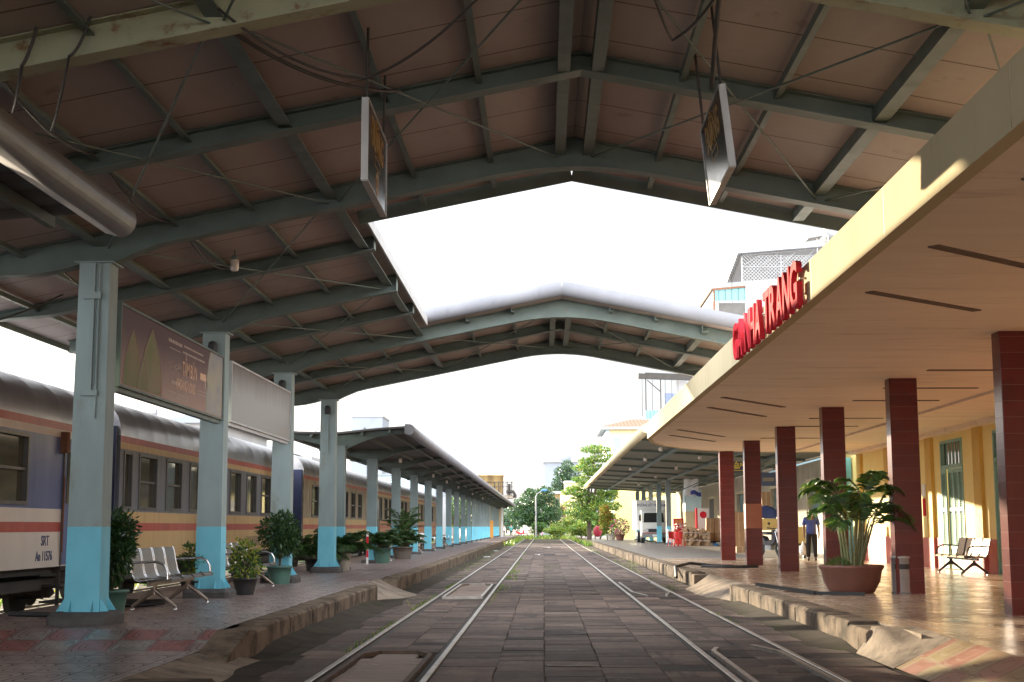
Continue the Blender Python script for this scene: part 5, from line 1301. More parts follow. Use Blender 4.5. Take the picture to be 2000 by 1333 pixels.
# ------------------------------------------------------------------ motorbikes
def motorbike(x, y, rz, lab, body, load=None):
    T = thing('motorbike', lab, 'motorbike', (x,y,P0), None, rz)          # local: faces -y
    def ring(yc, nm):
        b = MB(); n = 20; pts = [(0,yc+.27*math.cos(2*PI*k/n),.30+.27*math.sin(2*PI*k/n)) for k in range(n+1)]; b.tube(pts, .045, 8); w = b.build(nm, m_black, T, True)
        b = MB(); b.tube([(-.05,yc,.30),(.05,yc,.30)], .06, 10)
        for k in range(6): a = PI*k/6; b.bar((0,yc-.25*math.cos(a),.3-.25*math.sin(a)),(0,yc+.25*math.cos(a),.3+.25*math.sin(a)),.012,.012)
        b.build('rim', m_grey, w, True)
    ring(-.62,'wheel'); ring(.62,'wheel')
    b = MB(); b.prism([(-.45,.75),(-.30,.95),(-.22,.62),(.1,.55),(.25,.72),(.75,.80),(.78,.70),(.45,.5),(.2,.42),(-.2,.42),(-.4,.55)], 0, -.11, .11); b.build('fairing', body, T, True)
    b = MB(); b.bbox(-.13,.13,-.02,.68,.78,.88,.03); b.build('seat', m_black, T, True)
    b = MB(); b.bbox(-.1,.1,-.15,.2,.26,.46,.03); b.tube([(.13,.0,.28),(.13,.5,.30),(.13,.85,.36)], .04, 8); b.build('engine', m_grey, T, True)
    b = MB()
    for s in (-.075,.075): b.tube([(s,-.62,.30),(s,-.40,.90)], .022, 8)
    b.build('fork', m_chrome, T, True)
    b = MB(); b.tube([(-.34,-.28,1.02),(-.2,-.36,1.0),(.2,-.36,1.0),(.34,-.28,1.02)], .017, 8); b.build('handlebar', m_black, T, True)
    for s in (-1,1): b = MB(); b.ball((s*.3,-.36,1.17), .055, 0, 10, 6, (1.2,.3,.8)); b.tube([(s*.26,-.33,1.02),(s*.3,-.36,1.15)], .008, 5); b.build('mirror', m_black, T, True)
    b = MB(); b.ball((0,-.46,.93), .085, 0, 12, 8); b.build('headlight', bpy.data.materials['headlight_glass'], T, True)
    b = MB(); b.prism([(-.95,.42),(-.85,.55),(-.62,.62),(-.42,.56),(-.42,.54),(-.62,.59),(-.83,.53)], 0, -.055, .055); b.build('mudguard', body, T, True)
    return T
def bikes():
    m_rb = pm('red_bike_paint', (.45,.03,.03), None, 4, .3); m_bk = pm('dark_bike_paint', (.04,.04,.05), None, 4, .3)
    motorbike(UX(1497,49),49.0,.5,'dark motorbike loaded with yellow boxes, parked between two red columns', m_bk)
    b = MB(); x,y = UX(1494,49.6),49.6; b.bbox(x-.5,x+.42,y-.2,y+.7,1.22,1.62,.04); tag(b.build('parcel', pm('yellow_sacking', (.52,.36,.12), (.44,.29,.09), 3, .7)), 'yellow parcel strapped on the dark motorbike', 'parcel')
    b = MB(); vs = []; n = 9
    for i in range(n):
        for j in range(n):
            u,v = i/(n-1)*2-1, j/(n-1)*2-1; d = max(abs(u),abs(v)); vs.append((x-.1+u*.55,y+.3+v*.5,1.66+.42*(1-d**2)**.7+.04*math.sin(5*u+3*v)))
    b.add(vs, [(i*n+j,(i+1)*n+j,(i+1)*n+j+1,i*n+j+1) for i in range(n-1) for j in range(n-1)], 0, True); b.add([vs[0],vs[(n-1)*n],vs[n*n-1],vs[n-1]], [(0,1,2,3)]); tag(b.build('tarpaulin', pm('navy_tarpaulin', (.035,.045,.12), (.03,.04,.1), 3, .6)), 'navy tarpaulin bundle heaped on the yellow parcel', 'tarpaulin')
    T = thing('hand_cart', 'yellow goods cart standing behind the person in the blue shirt', 'cart', (UX(1556,47.5),47.5,P0)); x = UX(1556,47.5); y = 47.5
    b = MB(); b.bbox(x-.5,x+.32,y,y+1.2,P0+.5,P0+1.05,.03); b.build('bin', bpy.data.materials['yellow_sacking'], T)
    for q in (-.3,.2): 
        b = MB(); b.tube([(x+q-.04,y+.5,P0+.25),(x+q+.04,y+.5,P0+.25)], .25, 16, 0, False); b.build('wheel', m_black, T)
    b = MB(); b.box(x-.5,x+.3,y,y+1.2,P0+.42,P0+.50); b.tube([(x-.4,y,P0+.46),(x-.4,y-.4,P0+.85)], .02, 6); b.build('frame', m_dark, T)
    b = motorbike(UX(1058,172),172,.1,'tiny red motorbike with its light on, far down the line', m_rb); b.location.z = .0
    b = motorbike(UX(1018,176),176,1.2,'far off red motorbike by the left street', m_rb); b.location.z = .0
bikes()

# ------------------------------------------------------------------ people
def skin(name, verts, edges, mat, parent, root=0, sub=2):
    me = bpy.data.meshes.new(name); me.from_pydata([v[:3] for v in verts], edges, []); me.materials.append(mat)
    o = bpy.data.objects.new(name, me); COL.objects.link(o); o.parent = parent
    o.modifiers.new('skin','SKIN'); s = o.modifiers.new('sub','SUBSURF'); s.levels = sub; s.render_levels = sub
    o.modifiers['skin'].use_smooth_shade = True
    for i,v in enumerate(verts):
        r = v[3]; me.skin_vertices[0].data[i].radius = (r if not isinstance(r,tuple) else r[0], r if not isinstance(r,tuple) else r[1]); me.skin_vertices[0].data[i].use_root = (i == root)
    return o
def person(x, y, z, rz, lab, shirt, trousers, hairm, sk):
    T = thing('person', lab, 'person', (x,y,z), None, rz)     # local: faces +y, so the back is towards the camera
    V = []; E_ = []
    def v(p, r, j=None):
        V.append(tuple(p)+(r,)); 
        if j is not None: E_.append((j,len(V)-1))
        return len(V)-1
    pel = v((0,0,.86),(.135,.10)); ch = v((0,-.01,1.12),(.14,.10),pel); sh = v((0,0,1.32),(.13,.085),ch); nk = v((0,.01,1.42),.055,sh); hd = v((0,.03,1.51),(.072,.085),nk); cr = v((0,.02,1.60),(.066,.078),hd)
    nose = v((0,.125,1.525),.012,hd)
    for s in (-1,1):
        v((s*.085,.02,1.52),.014,hd)
        hip = v((s*.09,0,.80),.088,pel); kn = v((s*.10,.02 if s > 0 else .05,.44),.058,hip); an = v((s*.105,-.01 if s > 0 else .03,.08),.042,kn); v((s*.12,.12 if s > 0 else .16,.03),.035,an)
        so_ = v((s*.17,0,1.31),.055,sh); el = v((s*.225,-.02,1.06),.042,so_); wr = v((s*.235,.07 if s > 0 else .12,.83),.028,el); pa = v((s*.23,.09 if s > 0 else .15,.76),.034,wr)
        for k in range(4):
            f1 = v((s*(.222+.003*k),(.065 if s > 0 else .125)+.018*k,.70+.004*abs(k-1.5)),.0095,pa); v((s*(.212),(.072 if s > 0 else .132)+.017*k,.655+.006*abs(k-1.5)),.008,f1)
        t1 = v((s*.205,.125 if s > 0 else .185,.745),.0105,pa); v((s*.198,.14 if s > 0 else .2,.705),.009,t1)
    skin('body', V, E_, sk, T)
    V2 = []; E2 = []; V,E_ = V2,E2
    def v(p, r, j=None):
        V.append(tuple(p)+(r,)); 
        if j is not None: E_.append((j,len(V)-1))
        return len(V)-1
    a = v((0,0,.76),(.175,.135)); b_ = v((0,-.01,1.08),(.165,.125),a); c = v((0,0,1.30),(.155,.105),b_); v((0,.005,1.385),(.07,.07),c)
    for s in (-1,1): q = v((s*.185,0,1.30),.075,c); v((s*.235,-.015,1.08),.066,q)
    skin('shirt', V, E_, shirt, T)
    V,E_ = [],[]
    a = v((0,0,.93),(.15,.115))
    for s in (-1,1): h = v((s*.095,0,.78),.10,a); k = v((s*.105,.02 if s > 0 else .05,.44),.078,h); v((s*.11,-.005 if s > 0 else .03,.09),.066,k)
    skin('trousers', V, E_, trousers, T)
    V,E_ = [],[]
    a = v((0,-.005,1.55),(.075,.075)); v((0,.0,1.615),(.07,.08),a); skin('hair', V, E_, hairm, T)
    for s in (-1,1):
        V,E_ = [],[]; q = .0 if s > 0 else .035
        a = v((s*.11,-.05+q,.035),.042); v((s*.115,.06+q,.035),.045,a); v((s*.12,.15+q,.03),.032,1); skin('shoe', V, E_, m_black, T)
    return T
def people():
    m_sk = pm('skin', (.30,.16,.10), (.27,.14,.085), 5, .5, 0, 0); m_hair = pm('black_hair', (.012,.011,.01), None, 8, .5)
    m_bs = pm('blue_shirt', (.065,.10,.32), (.05,.08,.27), 4, .8); m_tr = pm('black_trousers', (.014,.014,.017), None, 4, .8)
    person(UX(1577,44.2),44.2,P0,-.25,'person in a blue shirt and black trousers seen from behind, holding a white bag', m_bs, m_tr, m_hair, m_sk)
    x,y = UX(1577,44.2)-.24,44.33
    T = thing('carrier_bag', 'white plastic bag hanging from the left hand of the person in blue', 'bag', (x,y,P0+.3))
    b = MB(); b.lathe([(.05,.16),(.10,.18),(.12,.28),(.10,.42),(.05,.50),(.02,.60)], 12, (x,y,P0)); b.build('bag_body', m_white, T)
    m_gs = pm('teal_shirt', (.05,.25,.24), None, 4, .8); m_ys = pm('ochre_shirt', (.4,.2,.05), None, 4, .8); m_ws = pm('pale_shirt', (.5,.5,.6), None, 4, .8)
    for u,m,l in ((999,m_gs,'far off person in a teal shirt by the left street'),(979,m_ys,'far off person in an ochre shirt by the left street'),(984,m_ws,'far off person in a pale shirt by the left street')):
        person(UX(u,178),178,.0,.3,l,m,m_tr,m_hair,m_sk)
people()

# ------------------------------------------------------------------ buildings behind
def houses():
    m_roofred = m_corr_('red_clay_roof', (.42,.16,.09), (.33,.12,.07), 0, .35)
    m_pblue = pm('pale_blue_paint', (.52,.66,.74), (.47,.6,.69), 1, .6); m_wh = pm('white_render', (.33,.33,.33), (.28,.28,.285), .5, .8, stain=(.24,.235,.22), sth=(.6,.8), sscale=.7); m_gw = pm('grey_white_render', (.22,.24,.28), (.19,.21,.24), .5, .8, stain=(.17,.18,.2), sth=(.7,.85), sscale=.5)
    m_teal = m_corr_('teal_sheet', (.16,.33,.33), (.13,.28,.28), 0, .4); m_by = pm('pale_yellow_render', (.72,.60,.36), (.66,.54,.31), .6, .7)
    # red roofed house
    Y = 128.0
    T = thing('red_roofed_house', 'yellow house with hipped red tile roof and teal shutters beyond the corrugated canopy', 'house', (8,Y,0))
    x0,x1 = UX(1186,Y),UX(1186,Y)+7; ze = VZ(842,Y)
    b = MB(); b.box(x0,x1,Y,Y+9,4.6,ze); b.build('upper_wall', m_by, T)
    b = MB(); b.box(x0-.04,x0+.25,Y-.06,Y-.001,4.6,ze); b.box(x0-.05,x0-.001,Y,Y+9,4.6,ze); b.build('corner_pilaster', m_pblue, T)
    b = MB(); e = .6; zr = VZ(815,Y); b.box(x0-e,x1+e,Y-e,Y+9+e,ze,ze+.25); b.build('eaves', m_wh, T)
    b = MB(); A=[(x0-e,Y-e,ze+.26),(x1+e,Y-e,ze+.26),(x1+e,Y+9+e,ze+.26),(x0-e,Y+9+e,ze+.26),(x0+2.5,Y+4.5,zr),(x1-2.5,Y+4.5,zr)]
    b.add(A,[(0,1,5,4),(1,2,5),(2,3,4,5),(3,0,4)]); b.build('roof', m_roofred, T)
    for u0,u1 in ((1199,1213),(1236,1250)):
        b = MB(); b.box(UX(u0,Y),UX(u1,Y),Y-.05,Y-.001,VZ(896,Y),VZ(861,Y)); w = b.build('window', m_shut, T)
        b = MB(); b.box(UX(u0,Y)-.08,UX(u1,Y)+.08,Y-.07,Y-.001,VZ(861,Y),VZ(861,Y)+.1); b.build('lintel', m_wh, w)
    b = MB(); b.box(x0-.5,x0+3,Y-.9,Y-.05,VZ(905,Y)-.15,VZ(905,Y)); 
    for k in range(12): b.box(x0-.48+.3*k,x0-.45+.3*k,Y-.88,Y-.85,VZ(905,Y),VZ(905,Y)+.7)
    b.box(x0-.5,x0+3,Y-.9,Y-.84,VZ(905,Y)+.7,VZ(905,Y)+.76); b.build('balcony', m_wh, T)
    b = MB(); b.prism([(x0-.05,6.0),(x0-1.0,5.2),(x0-1.0,5.1),(x0-.05,5.7)], 1, Y, Y+3); b.build('awning', m_pblue, T)
    # lower storey in front
    Yl = 122.0; xa = UX(1199,Yl)
    b = MB(); b.box(xa,x1,Yl,Y+9,0,4.6); b.build('lower_wall', m_yellow, T)
    b = MB(); b.box(UX(1182,Yl),xa-.002,Yl+.3,Yl+3,VZ(984,Yl),VZ(956,Yl)); b.build('bay', m_pblue, T)
    b = MB(); b.box(xa-.06,xa-.001,Yl+1,Yl+2.2,0,2.6); b.box(xa-.06,xa-.001,Yl+3,Yl+4.2,0,2.6); b.build('door', m_pblue, T)
    b = MB(); b.box(xa-.9,xa+.3,Yl-.6,Yl-.001,0,.25); b.build('step', m_dado, T)
    # corner trim
    # white house with mesh cage on top
    Y = 90.0
    T = thing('white_house', 'tall white house with wire mesh cage and lean-to roof on its top terrace', 'house', (16,Y,0))
    x0,x1 = UX(1456,Y),UX(1640,Y); zf = VZ(592,Y); zt = VZ(497,Y)
    b = MB(); b.box(x0,x1+4,Y,Y+10,0,zf); b.build('wall', m_wh, T)
    b = MB(); 
    for x in (x0+.05,x0+2.6,x0+5): b.bar((x,Y+.1,zf),(x,Y+.1,zt),.09,.09)
    b.bar((x0,Y+.1,zt),(x1,Y+.1,zt+.5),.09,.09); b.bar((x0,Y+.1,VZ(520,Y)),(x1,Y+.1,VZ(520,Y)),.06,.06); b.bar((x0,Y+.1,VZ(560,Y)),(x1,Y+.1,VZ(560,Y)),.05,.05); b.bar((x0,Y+.1,zt),(x0,Y+5,zt-.9),.09,.09); b.bar((x0,Y+5,zf),(x0,Y+5,zt-.9),.09,.09)
    for k in range(5): b.bar((x0+1.2*k,Y+.1,VZ(520,Y)),(x0+1.2*(k+1),Y+.1,zt+.1*k),.04,.04)
    b.build('frame', m_grey, T)
    b = MB(); L = x1-x0; H = zt-zf; n = 26
    for k in range(-8,n):
        for s in (0,1):
            xa = k*L/n; p = max(0,-xa); q = min(H,L-xa)
            if q <= p: continue
            xx = (lambda t: x0+xa+t) if s == 0 else (lambda t: x1-xa-t)
            b.bar((xx(p),Y+.1,zf+p),(xx(q),Y+.1,zf+q),.018,.018)
    b.build('mesh', m_trim, T)
    b = MB(); b.add([(x0-.3,Y-.3,zt+.06),(x1,Y-.3,zt+.56),(x1,Y+5.4,zt-.4),(x0-.3,Y+5.4,zt-.9),(x0-.3,Y-.3,zt+.12),(x1,Y-.3,zt+.62),(x1,Y+5.4,zt-.34),(x0-.3,Y+5.4,zt-.84)],[(0,3,2,1),(4,5,6,7),(0,1,5,4),(1,2,6,5),(2,3,7,6),(3,0,4,7)]); b.build('roof', m_galv, T)
    # terrace clutter and tank
    T = thing('water_tank', 'white roof tank with blue scalloped band above the fascia', 'water tank', (UX(1637,Y),Y,VZ(475,Y)))
    xc,zc = UX(1637,Y),VZ(452,Y)
    b = MB(); b.tube([(xc,Y-1.2,zc),(xc,Y-1.1,zc),(xc,Y+1.2,zc),(xc,Y+1.3,zc)], [.45,.62,.62,.45], 20); b.build('drum', m_wh, T)
    b = MB(); 
    for k in range(9): a,c = R(25+130*k/9),R(25+130*(k+1)/9); b.prism([(xc+.63*math.cos(a),zc+.63*math.sin(a)),(xc+.63*math.cos(c),zc+.63*math.sin(c)),(xc+.48*math.cos(c),zc+.48*math.sin(c)),(xc+.48*math.cos(a),zc+.48*math.sin(a))], 1, Y-1.115, Y-1.105)
    b.build('blue_band', pm('blue_band_paint', (.05,.14,.5), None, 4, .4), T)
    b = MB()
    for sx in (-.5,.5):
        for yy in (Y-.9,Y+.9): b.bar((xc+sx,yy,zf),(xc+sx,yy,zc-.4),.07,.07)
    b.build('stand', m_white, T)
    T = thing('solar_panel', 'small tilted panel on a post beside the roof tank', 'panel', (UX(1600,Y),Y,VZ(500,Y)))
    x = UX(1600,Y); b = MB(); b.bar((x-.5,Y,VZ(467,Y)),(x+.5,Y,VZ(462,Y)),1.2,.05); b.build('panel', m_grey, T); b = MB(); b.bar((x+.2,Y,zf),(x+.2,Y,VZ(464,Y)),.06,.06); b.build('post', m_white, T)
    # teal shed roof
    Y = 84.0; x0,x1 = UX(1400,Y),UX(1462,Y); z1 = VZ(562,Y)
    T = thing('teal_roofed_house', 'house topped with a teal sheet metal gable, left of the white mesh cage', 'house', (x0,Y,0))
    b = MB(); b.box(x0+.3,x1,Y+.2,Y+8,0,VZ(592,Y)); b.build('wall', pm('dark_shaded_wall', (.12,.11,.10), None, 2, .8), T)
    b = MB(); b.add([(x0,Y,VZ(588,Y)),(x1,Y,VZ(588,Y)),(x1,Y,z1),(x0,Y,VZ(568,Y))],[(0,1,2,3)]); b.add([(x0,Y,VZ(568,Y)),(x0,Y,VZ(588,Y)),(UX(1374,Y+6),Y+6,VZ(606,Y+6)),(UX(1374,Y+6),Y+6,VZ(603,Y+6))],[(0,1,2,3)]); b.build('cladding', m_teal, T)
    b = MB(); b.bar((x0-.1,Y-.05,VZ(566,Y)),(x1,Y-.05,z1+.05),.1,.1); b.bar((x0-.1,Y-.05,VZ(566,Y)),(UX(1372,Y+6),Y+6,VZ(602,Y+6)),.1,.1); b.bar((x0,Y-.02,VZ(612,Y)),(x0,Y-.02,VZ(568,Y)),.1,.1); b.build('trim', m_rust, T)
    # roof terrace with pergola
    Y = 150.0; x0 = UX(1262,Y)
    T = thing('terrace_building', 'building with a dark pergola and thin posts on its roof, above the far fascia end', 'building', (x0+3,Y,0))
    b = MB(); b.box(x0,x0+9,Y,Y+8,0,VZ(826,Y)); b.build('wall', m_wh, T)
    b = MB(); b.box(x0,UX(1286,Y),Y-.2,Y+2,VZ(825,Y),VZ(805,Y)); b.build('stair_box', m_teal, T)
    b = MB(); b.bar((UX(1249,Y),Y,VZ(737,Y)),(UX(1355,Y),Y,VZ(741,Y)),.3,.6); b.bar((UX(1262,Y),Y,VZ(731,Y)),(UX(1352,Y),Y,VZ(735,Y)),.1,.12)
    for u in (1263,1292): b.bar((UX(u,Y),Y,VZ(815,Y)),(UX(u,Y),Y,VZ(733,Y)),.12,.12)
    b.bar((UX(1292,Y),Y,VZ(768,Y)),(UX(1266,Y),Y,VZ(745,Y)),.1,.1)
    for u in (1256,1276,1301,1314,1326): b.bar((UX(u,Y),Y,VZ(815,Y)),(UX(u,Y),Y,VZ(737,Y)),.05,.05)
    b.build('pergola', m_dark, T)
    b = MB(); b.box(UX(1299,Y),UX(1322,Y),Y+.5,Y+2,VZ(800,Y),VZ(770,Y)); b.build('tank_housing', pm('blue_grey_box', (.16,.2,.3), None, 3, .6), T)
    b = MB(); b.box(UX(1322,Y),UX(1345,Y),Y+1,Y+3,VZ(800,Y),VZ(745,Y)); b.build('upper_room', m_wh, T)
    # far ahead
    Y = 330.0
    T = thing('white_block', 'plain pale white block rising behind the far trees', 'building', (UX(1095,Y),Y,0))
    b = MB(); b.box(UX(1064,Y),UX(1128,Y),Y,Y+12,0,VZ(905,Y)); b.build('wall', m_gw, T)
    b = MB(); b.box(UX(1062,Y),UX(1130,Y),Y-.5,Y+12.5,VZ(905,Y),VZ(903.5,Y)); b.build('parapet', m_wh, T)
    b = MB(); b.lathe([(1.0,0),(1.3,.2),(1.3,1.6),(.4,2.0)], 14, (UX(1105,Y),Y+3,VZ(903.5,Y))); b.build('roof_drum', m_gw, T)
    Y = 235.0
    T = thing('cream_house', 'cream flat roofed house with a recessed balcony between the far trees', 'house', (UX(1095,Y),Y,0))
    xa,xb,xc = UX(1066,Y),UX(1094,Y),UX(1126,Y)
    b = MB(); b.box(xb,xc,Y,Y+9,0,VZ(962,Y)); b.box(xa,xb-.002,Y+2,Y+9,0,VZ(962,Y)); b.box(xa,xb-.002,Y,Y+1.998,0,VZ(1001,Y)); b.box(xa,xa+.4,Y,Y+1.998,VZ(1001,Y),VZ(966,Y)); b.build('wall', m_by, T)
    b = MB(); b.box(xa-.4,xb+.3,Y-.4,Y+2.2,VZ(966,Y),VZ(961,Y)); b.build('roof_slab', m_wh, T)
    b = MB(); b.box(UX(1086,Y),UX(1093,Y),Y+1.94,Y+1.998,VZ(996,Y),VZ(974,Y)); b.build('window', m_glassdk, T)
    b = MB(); b.box(UX(1104,Y),UX(1146,Y),Y+5,Y+11,VZ(962,Y),VZ(943,Y)); b.build('upper_storey', m_by, T); b = MB(); b.box(UX(1103,Y),UX(1148,Y),Y+4.5,Y+11.5,VZ(943,Y),VZ(939,Y)); b.build('upper_roof', m_wh, T)
    # behind the train
    def block(name, lab, cat, Y, u0, u1, v1, d, mat, roof=None):
        T = thing(name, lab, cat, (UX((u0+u1)/2,Y),Y,0)); z = VZ(v1,Y)
        b = MB(); b.box(UX(u0,Y),UX(u1,Y),Y,Y+d,-.1,z); b.build('wall', mat, T)
        xm = UX(u0,Y)*.35+UX(u1,Y)*.65
        if roof: b = MB(); b.prism([(UX(u0,Y)-.3,z),(UX(u1,Y)+.3,z),(xm,z+roof)], 1, Y-.4, Y+d+.4); b.build('roof', m_gw, T)
        else: b = MB(); b.box(UX(u0,Y)-.15,UX(u1,Y)+.15,Y-.15,Y+d+.15,z+.002,z+.25); b.build('parapet', m_wh, T)
        return T
    T = block('white_shed', 'low white shed with a shallow gable roof behind the train, under the first board', 'shed', 80, 296, 412, 826, 16, m_wh, .45)
    b = MB(); b.bar((UX(357,80),80.2,VZ(826,80)),(UX(357,80),80.2,VZ(795,80)),.08,.08); b.build('antenna', m_grey, T)
    Y = 80.0; xc,zc = UX(293,Y),VZ(806,Y)
    T = thing('water_tank', 'steel roof tank lying on its side behind the train', 'water tank', (xc,Y,zc-.4))
    b = MB(); b.tube([(xc-.37,Y-.4,zc),(xc-.30,Y-.4,zc),(xc+.30,Y-.4,zc),(xc+.37,Y-.4,zc)], [.2,.28,.28,.2], 16); b.build('drum', m_galv, T)
    b = MB(); b.bar((xc-.25,Y-.4,zc-.26),(xc-.25,Y-.4,VZ(826,Y)),.06,.06); b.bar((xc+.25,Y-.4,zc-.26),(xc+.25,Y-.4,VZ(826,Y)),.06,.06); b.build('stand', m_white, T)
    b = MB(); b.box(xc-.8,xc+1.0,Y-.8,Y+.8,0,VZ(822,Y)); b.build('roof_room', m_wh, T)
    T = block('white_tower', 'narrow white tower block above the low left canopy', 'building', 210, 687, 747, 815, 9, m_gw)
    b = MB(); b.box(UX(710,210),UX(715,210),209.93,209.99,VZ(843,210),VZ(836,210)); b.build('window', m_glassdk, T)
    b = MB(); b.bar((UX(721,210),212,VZ(815,210)),(UX(721,210),212,VZ(786,210)),.15,.15); b.build('antenna', m_grey, T)
    block('grey_house', 'grey flat roofed house behind the train beside the third blue column', 'house', 100, 556, 606, 899, 10, m_gw)
    block('white_house_row', 'white low houses seen between the third and fourth blue columns', 'house', 120, 440, 540, 878, 12, m_wh, .6)
    block('pale_warehouse', 'pale blue warehouse with a pitched roof under the left canopy edge', 'warehouse', 150, 740, 830, 930, 15, m_pblue, .7)
    block('far_grey_row', 'long grey building far behind the train', 'building', 230, 600, 880, 935, 12, m_gw)
    T = thing('shipping_box', 'white upright box van body standing beyond the last carriage', 'container', (UX(872,118),118,0)); x = UX(872,118)
    b = MB(); b.box(x-.3,x+.3,118,121,.5,VZ(972,118)); b.build('box', m_wh, T); b = MB(); b.box(x-.25,x+.25,118.1,120.9,0,.498); b.build('base', m_dark, T)
    # water tower
    Y = 160.0; xc = UX(957,Y); z0,z1 = VZ(969,Y),VZ(932,Y)
    T = thing('water_tower', 'ochre concrete water tank on a tower with railed platform and spout', 'water tower', (xc,Y,0))
    m_oc = pm('streaked_ochre_concrete', (.52,.36,.16), (.4,.26,.11), 1.2, .85, 0, .1, 10, (.2,.13,.07), (.52,.68), 1.2, (1,1,.2))
    b = MB(); b.lathe([(1.6,0),(1.6,z1-z0),(1.68,z1-z0),(1.68,z1-z0+.12)], 28, (xc,Y,z0)); b.build('tank', m_oc, T)
    b = MB(); b.box(xc-1.8,UX(1003,Y),Y-1.8,Y+1.8,z0-.35,z0-.002); b.build('platform', m_conc, T)
    b = MB()
    for u in (968,976,984,992,1001): b.bar((UX(u,Y),Y-1.75,z0),(UX(u,Y),Y-1.75,VZ(943,Y)),.12,.12)
    for v_ in (944,953): b.bar((xc-1.7,Y-1.75,VZ(v_,Y)),(UX(1003,Y),Y-1.75,VZ(v_,Y)),.07,.07)
    b.build('railing', m_dark, T)
    b = MB(); b.tube([(UX(990,Y),Y-1,z0+.4),(UX(1004,Y),Y-1,z0+.4),(UX(1007,Y),Y-1,z0),(UX(1007,Y),Y-1,z0-.3)], .2, 10); b.tube([(UX(996,Y),Y-1,z0),(UX(996,Y),Y-1,VZ(947,Y))], .16, 8); b.build('spout', m_dark, T)
    for sx in (-1.3,1.3):
        for yy in (-1.3,1.3): b = MB(); b.box(xc+sx-.25,xc+sx+.25,Y+yy-.25,Y+yy+.25,-.1,z0-.352); b.build('leg', m_oc, T)
    # orange pillar in the canopy shade, street lamp, low wall
    Y = 134.0; x = UX(957,Y)
    T = thing('orange_pillar', 'bright orange pillar with a wide base at the end of the left platform', 'pillar', (x,Y,P0)); m_orp = pm('orange_paint', (.72,.33,.06), (.66,.29,.05), 2, .6)
    b = MB(); b.bbox(x-.45,x+.35,Y-.3,Y+.3,P0,VZ(1017,Y),.04); b.build('base', m_orp, T); b = MB(); b.box(x-.3,x+.05,Y-.2,Y+.2,VZ(1017,Y),3.65); b.build('shaft', m_orp, T)
    Y = 160.0; x = UX(1047,Y)
    T = thing('street_lamp', 'slim grey street lamp with a blue head rising from the far tree', 'street lamp', (x,Y,0))
    b = MB(); b.tube([(x,Y,0),(x,Y,VZ(972,Y)),(x+.15,Y,VZ(966,Y)),(x+.7,Y,VZ(960,Y))], [.1,.08,.07,.05], 8); b.build('pole', m_grey, T)
    b = MB(); b.ball((x+.95,Y,VZ(959,Y)), .3, 0, 10, 6, (1.2,.5,.5)); b.build('lamp_head', pm('blue_lamp_head', (.08,.22,.6), None, 4, .4), T)
    Y = 150.0; x = UX(981,Y)
    T = thing('utility_pole', 'grey concrete utility pole just past the left canopy end', 'utility pole', (x,Y,0)); b = MB(); b.tube([(x,Y,-.05),(x,Y,VZ(992,Y))], [.16,.12], 8); b.build('shaft', m_trim, T)
    b = MB(); b.bar((x-.6,Y,VZ(993,Y)),(x+.6,Y,VZ(993,Y)),.1,.1); b.build('cross_arm', m_dark, T)
    b = MB(); b.box(-1,3.2,205,205.3,0,1.4); b.box(-1.05,3.25,204.95,205.35,1.4,1.5); tag(b.build('boundary_wall', m_gw), 'low pale boundary wall across the end of the line', 'wall')
houses()

# ------------------------------------------------------------------ trees and greenery
TL = [m_lfd, m_lfm, m_lfl, m_lfb, m_lfy, m_lfo]
def tree(name, lab, x, y, h, th, clumps, n, size, mats, seed, cat='tree', group=None, asp=.6, r=.22, base=0.0, leanx=0):
    T = thing(name, lab, cat, (x,y,base), group); rn = random.Random(seed)
    b = MB(); b.tube([(x,y,base-.1),(x+leanx*.3,y,base+th*.5),(x+leanx,y,base+th),(x+leanx,y,base+th+(h-th)*.6)], [r,r*.8,r*.6,r*.2], 8)
    for (dx,dy,dz,rx,ry,rz_) in clumps:
        z0 = base+th*rn.uniform(.6,1.0); b.tube([(x+leanx*(z0-base)/max(th,.1),y,z0),(x+dx*.6,y+dy*.6,z0+(base+dz-z0)*.7),(x+dx,y+dy,base+dz)], [r*.4,r*.25,r*.08], 6)
    b.build('trunk', m_bark, T)
    b = MB(); vol = sum(c[3]*c[4]*c[5] for c in clumps)
    for i,(dx,dy,dz,rx,ry,rz_) in enumerate(clumps):
        k = max(40,int(n*(rx*ry*rz_)**.67/sum((c[3]*c[4]*c[5])**.67 for c in clumps)))
        leafcloud(b, (x+dx,y+dy,base+dz), (rx,ry,rz_), k, size, mats, seed*31+i, hollow=.15, asp=asp)
    b.build('crown', TL, T); return T
